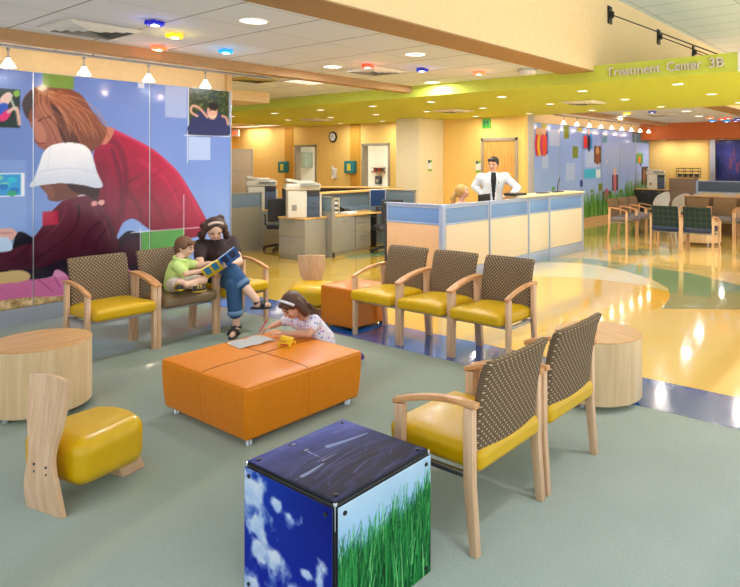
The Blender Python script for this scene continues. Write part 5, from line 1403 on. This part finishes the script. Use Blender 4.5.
for k in range(16): hp.append(('e', hc - f*hr*rr_.uniform(.85, 1.15) + s*hr*rr_.uniform(-1, 1) + u*hr*rr_.uniform(-1.1, .8), (hr*rr_.uniform(.36, .5),)*3))
hair = grow('hair', hp, .008, m_hair_d, wo, b0, it=2)
bm = B(); pts = [hc - b0 + s*hr*1.2*math.cos(a) + (u*.97 + f*.30).normalized()*hr*1.56*math.sin(a) for a in [PI*(.24+.52*i/10) for i in range(11)]]
tube(bm, pts, .009, 8, flat=1.4); obj('headband', bm, mat('headband_pale', (226, 200, 184), .5), hair, sharp=0)

# ---------------------------------------------------------------- boy
b0 = V((3.27, 5.76, .45)); bo = thing('person', 'small boy with brown hair in lime polo shirt, sitting cross-legged with a book', 'person', b0)
hc = W(184.5, 247, 6.13); hf = V((.62, -.72, -.22)); hu = V((.12, -.12, 1)); hr = .073
nk = V((3.275, 5.775, .775)); pel = V((3.245, 5.80, .535)); ch_ = V((3.265, 5.785, .68))
lS, rS = V((3.345, 5.81, .715)), V((3.205, 5.705, .715)); lE, rE = W(199, 266, 6.15), W(186, 274, 5.95); lH, rH = W(209, 263, 6.14), W(203, 270.5, 6.03)
f, u, s = frame_of(hf, hu)
tor = [('chain', [(pel, .098), (ch_, .088)]), ('c', ch_, .085, nk - V((0, 0, .04)), .045), ('c', lS, .042, ch_ + V((0, 0, .02)), .07), ('c', rS, .042, ch_ + V((0, 0, .02)), .07)]
k1_, a1_ = W(203, 280, 6.05), W(186, 285, 5.86); k2_, a2_ = W(179, 283, 5.92), W(195, 286.5, 5.92)
lHip, rHip = V((3.30, 5.80, .53)), V((3.20, 5.74, .53))
body = headprims(hc, hr, hf, hu, nk) + tor + [('chain', [(lS, .036), (lE, .029), (lH, .021)]), ('chain', [(rS, .036), (rE, .029), (rH, .021)])]
body += hand(lH, V((.75, -.35, 0)), V((0, 0, -1)), V((-.3, -.8, .2)), .115, .3) + hand(rH, V((.8, -.2, .1)), V((0, .3, .8)), V((-.1, -.4, .8)), .115, .4)
body += [('chain', [(lHip, .065), (k1_, .045), (a1_, .028)]), ('chain', [(rHip, .065), (k2_, .045), (a2_, .028)])]
grow('body', body, .006, m_skin, bo, b0)
grow('polo_shirt', [('chain', [(pel - V((0, 0, .01)), .112), (V((3.25, 5.795, .60)), .108), (ch_, .098)]), ('c', ch_, .094, nk - V((0, 0, .045)), .055), ('c', lS, .050, ch_, .08), ('c', rS, .050, ch_, .08), ('c', lS, .052, lS.lerp(lE, .6), .050), ('c', rS, .052, rS.lerp(rE, .6), .052)], .008, m_polo, bo, b0, cut=[(nk + V((0, 0, .006)), V((.25, -.3, .9)))])
bm = B(); cn = nk - b0 - V((0, 0, .012)); pts = [cn + V((.056*math.cos(a), .052*math.sin(a), -.02*math.cos(a-math.atan2(-.72, .62)))) for a in [2*PI*i/14 for i in range(15)]]
tube(bm, pts, .013, 8, flat=1.3); obj('collar', bm, m_polo, bo, sharp=0)
grow('shorts', [('c', lHip, .08, lHip.lerp(k1_, .75), .062), ('c', rHip, .08, rHip.lerp(k2_, .75), .062), ('c', pel, .105, pel - V((0, 0, .02)), .10)], .008, m_shorts, bo, b0)
for A, d in ((W(178.5, 287, 5.84), V((-.25, -.9, .02))), (W(198.5, 288.5, 5.90), V((.9, -.45, 0)))):
    d = d.normalized(); w_ = V((-d.y, d.x, 0)); p0 = A - d*.05 - b0; bm = B()
    tube(bm, [p0, p0 + d*.03, p0 + d*.08, p0 + d*.115], [.026, .034, .034, .022], 12, flat=.9); sh = obj('sneaker', bm, m_sneak, bo, sharp=0)
    bm = B(); tube(bm, [p0 - V((0, 0, .022)), p0 + d*.05 - V((0, 0, .026)), p0 + d*.118 - V((0, 0, .02))], [.028, .036, .026], 10, flat=.32); obj('sole', bm, m_sneak_y, sh, sharp=0)
    bm = B()
    for k in (.045, .07): tube(bm, [p0 + d*k - w_*.034 + V((0, 0, .005)), p0 + d*k + V((0, 0, .035)), p0 + d*k + w_*.034 + V((0, 0, .005))], .007, 6)
    obj('strap', bm, m_sneak_y, sh, sharp=0)
facebits(bo, b0, hc, hr, hf, hu)
eu = Matrix((s, f, u)).transposed().to_euler()
hp = [('e', hc + u*hr*.42 - f*hr*.18, (hr*1.10, hr*1.16, hr*1.06), eu), ('e', hc - f*hr*.55 - u*hr*.1, (hr*.98, hr*.75, hr*.95), eu)]
for k in range(9): hp.append(('e', hc + f*hr*.86 + s*hr*(-.7+1.4*k/8) + u*hr*(.66 + .06*(k % 2)), (hr*.22, hr*.24, hr*.30), eu))
for q in (-1, 1): hp.append(('e', hc + s*q*hr*.94 + u*hr*.25 + f*hr*.1, (hr*.22, hr*.5, hr*.5), eu))
grow('hair', hp, .006, m_hair_b, bo, b0, it=2)

# ---------------------------------------------------------------- picture book between them
bk0 = W(218, 264, 6.07); bk = thing('picture_book', 'open blue and yellow picture book held by the boy and the woman', 'book', bk0)
A_ = W(200.5, 270.5, 5.98); B_ = W(235, 247, 6.10); ax = (B_ - A_); mid = (A_+B_)/2 - V((0, 0, .012))
dp = V((FW[0]*.16, FW[1]*.16, -.105))                                            # page height runs away and up
for (p, q, c, nm) in ((A_, mid, (246, 206, 30), 'yellow cover'), (mid, B_, (60, 110, 180), 'blue cover')):
    bm = B(); e = (q-p); nn = e.cross(dp).normalized()*.006
    vs = [p, q, q+dp, p+dp]; lo = [bm.verts.new(v - bk0 - nn) for v in vs]; hi = [bm.verts.new(v - bk0 + nn) for v in vs]
    bm.faces.new(lo[::-1]); bm.faces.new(hi)
    for i in range(4): bm.faces.new((lo[i], lo[(i+1) % 4], hi[(i+1) % 4], hi[i]))
    bmesh.ops.recalc_face_normals(bm, faces=bm.faces)
    o = obj('cover', bm, mat('book_%d' % c[0], c, .35), bk); o['label'] = nm
    bm = B(); up = nn*1.6*(1 if nn.z > 0 else -1)
    vs = [p.lerp(q, .04)+dp*.03, p.lerp(q, .98)+dp*.03, p.lerp(q, .98)+dp*.97, p.lerp(q, .04)+dp*.97]
    lo = [bm.verts.new(v - bk0 + up*.63) for v in vs]; hi = [bm.verts.new(v - bk0 + up*1.5) for v in vs]
    bm.faces.new(lo[::-1]); bm.faces.new(hi)
    for i in range(4): bm.faces.new((lo[i], lo[(i+1) % 4], hi[(i+1) % 4], hi[i]))
    bmesh.ops.recalc_face_normals(bm, faces=bm.faces); obj('pages', bm, m_paper, o)
    bm = B(); e1 = (q-p)*.3
    for k, cc in ((.12, .5), (.55, .9)):
        vs = [p.lerp(q, k)-nn*1.02, p.lerp(q, k+.3)-nn*1.02, p.lerp(q, k+.3)+dp*.7-nn*1.02, p.lerp(q, k)+dp*.7-nn*1.02]
        if nn.z < 0: vs = [v + nn*2.04 for v in vs]
        l2 = [bm.verts.new(v - bk0) for v in vs]; bm.faces.new(l2)
    obj('printed_patch', bm, mat('book_patch_%d' % c[0], (70, 150, 200) if c[0] > 200 else (44, 52, 96), .4), o)

# ---------------------------------------------------------------- girl drawing at the ottoman
b0 = V((3.40, 3.82, 0)); gi = thing('person', 'small girl with brown bob and headband in floral dress, drawing on the ottoman', 'person', b0)
hc = W(292.5, 305.5, 4.80); hr = .072
toL = V((-RT[0], -RT[1], 0)); toC = V((-FW[0], -FW[1], 0))                          # towards image left / towards camera
hf = (toL*.62 + toC*.55 + V((0, 0, -.62))); hu = (toL*.42 + toC*.25 + V((0, 0, .85)))
nk = W(304, 318, 4.90); ch_ = W(312, 327, 4.94); pel = W(321, 342, 4.99)
nS, fS = W(314, 321, 4.82), W(291, 319, 4.98); nE, fE = W(309, 334, 4.72), W(282, 322, 4.98); nH, fH = W(284, 333.5, 4.74), W(271.5, 326.5, 4.90)
f, u, s = frame_of(hf, hu); eu = Matrix((s, f, u)).transposed().to_euler()
k1_, k2_ = V((3.27, 3.76, .06)), V((3.27, 3.92, .06)); a1_, a2_ = W(355, 358, 5.28), W(330, 350, 5.30)
a1_.z = .06; a2_.z = .06
tor = [('chain', [(pel, .095), (ch_, .085)]), ('c', ch_, .08, nk, .04), ('c', nS, .04, ch_, .07), ('c', fS, .04, ch_, .07)]
body = headprims(hc, hr, hf, hu, nk) + tor + [('chain', [(nS, .036), (nE, .030), (nH, .021)]), ('chain', [(fS, .036), (fE, .029), (fH, .021)])]
body += hand(nH, toL, V((0, 0, -1)), toC*-1, .12, .25) + hand(fH, toL*.8 + toC*.3 + V((0, 0, -.25)), V((0, 0, -1)) + toC*.3, toC, .115, 1.0)
body += [('chain', [(pel + V((0, -.05, -.03)), .065), (k1_, .05), (a1_, .03)]), ('chain', [(pel + V((0, .05, -.03)), .065), (k2_, .05), (a2_, .03)])]
grow('body', body, .006, m_skin2, gi, b0)
grow('dress', [('chain', [(nk - V((0, 0, .03)), .05), (ch_, .095), (pel, .115)]), ('c', nS, .05, ch_, .08), ('c', fS, .05, ch_, .08), ('c', nS, .052, nS.lerp(nE, .45), .050), ('c', fS, .052, fS.lerp(fE, .5), .048), ('c', pel, .11, pel + V((.02, .03, -.12)), .12), ('c', pel, .10, (k1_+k2_)/2 + V((.06, 0, .05)), .11)], .008, m_floral, gi, b0)
for A in (a1_, a2_):
    d = (A - V((3.30, 3.8, .06))); d.z = 0; d.normalize(); p0 = A - b0; bm = B()
    tube(bm, [p0 - d*.03, p0 + d*.01, p0 + d*.07, p0 + d*.10 + V((0, 0, -.02))], [.03, .036, .034, .02], 12); sh = obj('shoe', bm, mat('shoe_purple', (104, 56, 140), .5), gi, sharp=0)
    bm = B(); tube(bm, [p0 - d*.02 + V((0, 0, .03)), p0 + d*.04 + V((0, 0, .038)), p0 + d*.08 + V((0, 0, .02))], .012, 8, flat=.5); obj('sole', bm, mat('sole_dark', (40, 36, 48), .6), sh, sharp=0)
facebits(gi, b0, hc, hr, hf, hu)
hp = [('e', hc + u*hr*.40 - f*hr*.20, (hr*1.16, hr*1.20, hr*1.10), eu), ('e', hc - f*hr*.75 - u*hr*.25, (hr*1.12, hr*.72, hr*1.15), eu)]
for q in (-1, 1):
    for k in range(7):
        t = k/6; hp.append(('e', hc + s*q*hr*(1.06 + .10*math.sin(PI*t)) + u*hr*(.45 - 1.75*t) - f*hr*(.25 + .12*t), (hr*.26, hr*.50, hr*.36), eu))
for k in range(8): hp.append(('e', hc - f*hr*1.15 + s*hr*(-1+2*k/7) - u*hr*1.15, (hr*.25, hr*.22, hr*.5), eu))
for k in range(7): hp.append(('e', hc + f*hr*.80 + s*hr*(-.8+1.6*k/6) + u*hr*(.72-.06*abs(k-3)), (hr*.24, hr*.26, hr*.30), eu))
hair = grow('hair', hp, .006, mat('hair_chestnut', (92, 56, 36), .45, noise=(90, .3), bump=(120, .4)), gi, b0, it=2)
bm = B(); pts = [hc - b0 + s*hr*1.24*math.cos(a) + (u*.9 + f*.44).normalized()*hr*1.52*math.sin(a) for a in [PI*(.08+.84*i/18) for i in range(19)]]
tube(bm, pts, .0085, 8, flat=1.2); obj('headband', bm, mat('headband_white', (232, 234, 246), .4), hair, sharp=0)
# her things
cr = tag(obj('crayon', tube(B(), [V((0, 0, 0)), toC*.015 + toL*.05 + V((0, 0, -.075)), toC*.02 + toL*.058 + V((0, 0, -.088))], [.0055, .0055, .0015], 10), mat('crayon_pink', (226, 80, 110), .5), None, fH + toL*.035 + V((0, 0, .045))), "pink crayon in the girl's hand", 'crayon')
ap = W(252, 343, 4.62); dz = .3835
nb = thing('drawing_book', 'open white drawing booklet lying on the orange ottoman', 'booklet', (ap.x, ap.y, dz), math.atan2(-.12, .9))
for q, lab in ((-1, None), (1, None)):
    bm = B(); N = 8; g = []
    for i in range(N+1):
        x = q*.145*i/N; z = .003 + .012*math.sin(PI*min(1, i/N*1.1))*(1 if q > 0 else .5); g.append([bm.verts.new((x, y, z)) for y in (-.10, .10)])
    for i in range(N): bm.faces.new((g[i][0], g[i+1][0], g[i+1][1], g[i][1]))
    bmesh.ops.solidify(bm, geom=bm.faces[:], thickness=.003); obj('page', bm, m_paper, nb)
cb = P(287, 344, dz+.01)
bx_ = thing('crayon_box', 'small yellow crayon box on the ottoman beside the girl', 'box', (cb[0], cb[1], dz-.0005), .35)
bm = B(); bx(bm, -.035, .035, -.05, .05, 0, .028, .002); y1 = obj('carton', bm, mat('carton_yellow', (250, 200, 20), .45), bx_)
bm = B(); bx(bm, -.0355, .0355, -.03, .03, .006, .020); bx(bm, -.02, .02, -.0505, .0505, .008, .022); obj('green_print', bm, mat('carton_red', (210, 60, 40), .5), y1)
bm = B(); rbox(bm, (.01, .005, .045), (.03, .045, .014), .002, rot=(.25, .1, .4)); obj('lid', bm, mat('carton_yellow', (250, 200, 20), .45), bx_)
bm = B()
for k in range(5): cyl(bm, (-.02+.01*k, -.03, .045), .004, 0, .035, 8, (1.1, .1*k-.2, 0))
bm.free()

# ---------------------------------------------------------------- man in white coat behind the counter
D0 = 11.25; r_ = ray(492.5); b0 = V((D0*r_[0], D0*r_[1], 0)); sc_ = D0/FPX
mn = thing('person', 'man in open white coat over black shirt standing behind the counter', 'person', b0)
def Q(px, py, dd=0.0): return W(px, py, D0+dd)
hc = Q(493.5, 164, -.03); hr = .089; toL = V((-RT[0], -RT[1], 0)); toC = V((-FW[0], -FW[1], 0))
hf = toC*.86 + toL*.45 + V((0, 0, -.22)); hu = V((0, 0, 1)) + toC*.1
f, u, s = frame_of(hf, hu); eu = Matrix((s, f, u)).transposed().to_euler()
nk = Q(493, 172.5); lSh, rSh = Q(505, 177), Q(480.5, 178)                               # image right / image left shoulder
eR, eL = Q(517.5, 188, -.12), Q(474.5, 186.5, .04); hR, hL = Q(511.5, 195.5, -.52), Q(483, 195, -.05)
chest = Q(493, 182); pel = Q(493.5, 203)
tor = [('chain', [(pel, .155), (Q(493, 193), .145), (chest, .165)]), ('c', chest + toL*.08, .12, chest - toL*.08, .12), ('c', chest, .13, nk, .065), ('c', lSh, .07, chest, .12), ('c', rSh, .07, chest, .12)]
hips = [pel - toL*.10, pel + toL*.10]; knees = [h + V((0, 0, -.46)) for h in hips]; ank = [V((k.x, k.y, .09)) for k in knees]
body = headprims(hc, hr, hf, hu, nk) + tor + [('chain', [(lSh, .058), (eR, .048), (hR, .032)]), ('chain', [(rSh, .058), (eL, .048), (hL, .034)])]
body += hand(hR, toL*.5 + toC*.7 + V((0, 0, -.05)), V((0, 0, -1)), toL, .19, .3) + hand(hL, -toL*.3 + V((0, 0, -1)), toC*-1, toC, .18, .4)
for h, k, a in zip(hips, knees, ank): body += [('chain', [(h, .085), (k, .06), (a, .042)]), ('c', a - V((0, 0, .05)), .035, a + toC*.17 - V((0, 0, .055)), .03)]
grow('body', body, .011, m_skin2, mn, b0)
infl = lambda d: [(p[0], [(a, r+d) for a, r in p[1]]) if p[0] == 'chain' else ('c', p[1], p[2]+d, p[3], p[4]+d*.6) for p in tor]
grow('shirt', infl(.012), .012, m_shirt, mn, b0, cut=[(nk + V((0, 0, .0)), V((0, 0, 1)))])
grow('trousers', [('chain', [(h, .105), (k, .08), (a - V((0, 0, .02)), .07)]) for h, k, a in zip(hips, knees, ank)] + [('c', hips[0], .115, hips[1], .115)], .012, m_dark, mn, b0)
for a in ank:
    p0 = a - b0 - V((0, 0, .05)); bm = B(); tube(bm, [p0 - toC*.07, p0, p0 + toC*.12, p0 + toC*.20], [.035, .045, .045, .03], 12, flat=.8); obj('shoe', bm, m_shoe, mn, sharp=0)
# coat: two fronts and back as one shell with an open wedge down the middle
ct = [(p[0], [(a, r+.032) for a, r in p[1]]) if p[0] == 'chain' else ('c', p[1], p[2]+.028, p[3], p[4]+.022) for p in tor]
ct += [('c', pel, .185, pel - V((0, 0, .35)), .22), ('chain', [(lSh, .078), (eR, .068), (eR.lerp(hR, .88), .052)]), ('chain', [(rSh, .078), (eL, .068), (eL.lerp(hL, .80), .055)])]
coat = grow('white_coat', ct, .012, m_coat, mn, b0, cut=[(nk + V((0, 0, .012)), V((0, 0, 1)))])
bm = B(); bm.from_mesh(coat.data)
kill = []
for fc in bm.faces:
    c = fc.calc_center_median() + b0; dC = (c - chest).dot(toC); lx = (c - chest).dot(-toL); zz = nk.z - c.z
    if dC > .02 and abs(lx + .0) < .018 + .030*min(1, max(0, (.46-zz))/.46)*1.5 and zz < .9: kill.append(fc)
bmesh.ops.delete(bm, geom=kill, context='FACES')
bm.to_mesh(coat.data); bm.free()
sol = coat.modifiers.new('thickness', 'SOLIDIFY'); sol.thickness = .008; sol.offset = -1
for q in (-1, 1):
    bm = B(); p = [nk + toC*.10 + toL*q*.055 + V((0, 0, .012)), nk + toC*.165 + toL*q*.075 - V((0, 0, .08)), nk + toC*.205 + toL*q*.07 - V((0, 0, .19)), nk + toC*.21 + toL*q*.035 - V((0, 0, .27))]
    tube(bm, [v - b0 for v in p], [.018, .030, .028, .008], 8, flat=.45); obj('lapel', bm, mat('lapel_white', (204, 208, 218), .8), coat, sharp=0)
bm = B(); cyl(bm, nk + toC*.215 - toL*.085 - V((0, 0, .17)) - b0, .028, -.004, .004, 14, (PI/2, 0, TH)); obj('badge', bm, m_black, mn, sharp=0)
facebits(mn, b0, hc, hr, hf, hu, smile=True)
hp = [('e', hc + u*hr*.48 - f*hr*.20, (hr*1.08, hr*1.14, hr*1.02), eu), ('e', hc - f*hr*.62, (hr*.96, hr*.62, hr*.95), eu)]
for k in range(7): hp.append(('e', hc + f*hr*.82 + s*hr*(-.66+1.32*k/6) + u*hr*.98, (hr*.24, hr*.26, hr*.28), eu))
for q in (-1, 1): hp.append(('e', hc + s*q*hr*.95 + u*hr*.28 - f*hr*.05, (hr*.18, hr*.48, hr*.5), eu))
grow('hair', hp, .009, m_hair_k, mn, b0, it=2)

# ---------------------------------------------------------------- receptionist, seated low behind the counter
D0 = 10.05; r_ = ray(461.5); b0 = V((D0*r_[0], D0*r_[1], 0)); rp = thing('person', 'seated person with blonde ponytail and lavender top behind the counter', 'person', b0 + V((0, 0, .50)))
b0 = b0 + V((0, 0, .50))
hc = Q2 = W(462.5, 191.5, D0); hr = .082; hf = -toL*.92 + toC*.12 + V((0, 0, .15)); hu = V((0, 0, 1))
f, u, s = frame_of(hf, hu); eu = Matrix((s, f, u)).transposed().to_euler()
pel = V((b0.x, b0.y, .60)); chest = pel + V((0, 0, .32)); nk = V((hc.x, hc.y, hc.z-.16)) - f*.02
S1, S2 = chest + s*.17 + V((0, 0, .10)), chest - s*.17 + V((0, 0, .10)); E1, E2 = S1 + f*.08 - V((0, 0, .25)), S2 + f*.08 - V((0, 0, .25)); H1, H2 = E1 + f*.13 - s*.07 + V((0, 0, .04)), E2 + f*.13 + s*.07 + V((0, 0, .04))
tor = [('chain', [(pel, .14), (chest, .125)]), ('c', chest, .11, nk, .05), ('c', S1, .055, chest, .09), ('c', S2, .055, chest, .09)]
kn = [pel + f*.42 + s*q - V((0, 0, .08)) for q in (.10, -.10)]; an = [V((k.x, k.y, .09)) for k in kn]
body = headprims(hc, hr, hf, hu, nk) + tor + [('chain', [(S1, .048), (E1, .04), (H1, .028)]), ('chain', [(S2, .048), (E2, .04), (H2, .028)])] + hand(H1, f, V((0, 0, -1)), -s, .16, .4) + hand(H2, f, V((0, 0, -1)), s, .16, .4)
for q, k, a in zip((.09, -.09), kn, an): body += [('chain', [(pel + s*q, .085), (k, .06), (a, .04)]), ('c', a - V((0, 0, .05)), .032, a + f*.14 - V((0, 0, .055)), .028)]
grow('body', body, .010, m_skin2, rp, b0)
grow('top', [(p[0], [(a, r+.012) for a, r in p[1]]) if p[0] == 'chain' else ('c', p[1], p[2]+.012, p[3], p[4]+.008) for p in tor] + [('c', S1, .064, S1.lerp(E1, .9), .054), ('c', S2, .064, S2.lerp(E2, .9), .054)], .011, m_lav, rp, b0, cut=[(nk - V((0, 0, .01)), V((0, 0, 1)))])
grow('trousers', [('chain', [(pel + s*q, .10), (k, .075), (a, .06)]) for q, k, a in zip((.09, -.09), kn, an)], .012, m_dark, rp, b0)
facebits(rp, b0, hc, hr, hf, hu)
pt = hc - f*hr*1.35 - u*hr*.1
hp = [('e', hc + u*hr*.40 - f*hr*.25, (hr*1.14, hr*1.18, hr*1.10), eu), ('e', hc - f*hr*.6 - u*hr*.15, (hr*1.02, hr*.75, hr*1.0), eu), ('chain', [(pt, .040), (pt - f*.045 - V((0, 0, .07)), .046), (pt - f*.035 - V((0, 0, .17)), .036), (pt - f*.01 - V((0, 0, .23)), .014)])]
for q in (-1, 1): hp.append(('e', hc + s*q*hr*1.0 + u*hr*.1 + f*hr*.1, (hr*.2, hr*.5, hr*.6), eu))
grow('hair', hp, .008, m_hair_g, rp, b0, it=2)
c_ = dup(oc, (b0.x, b0.y, 0), math.atan2(f.y, f.x) + PI/2, "dark office chair under the seated receptionist")
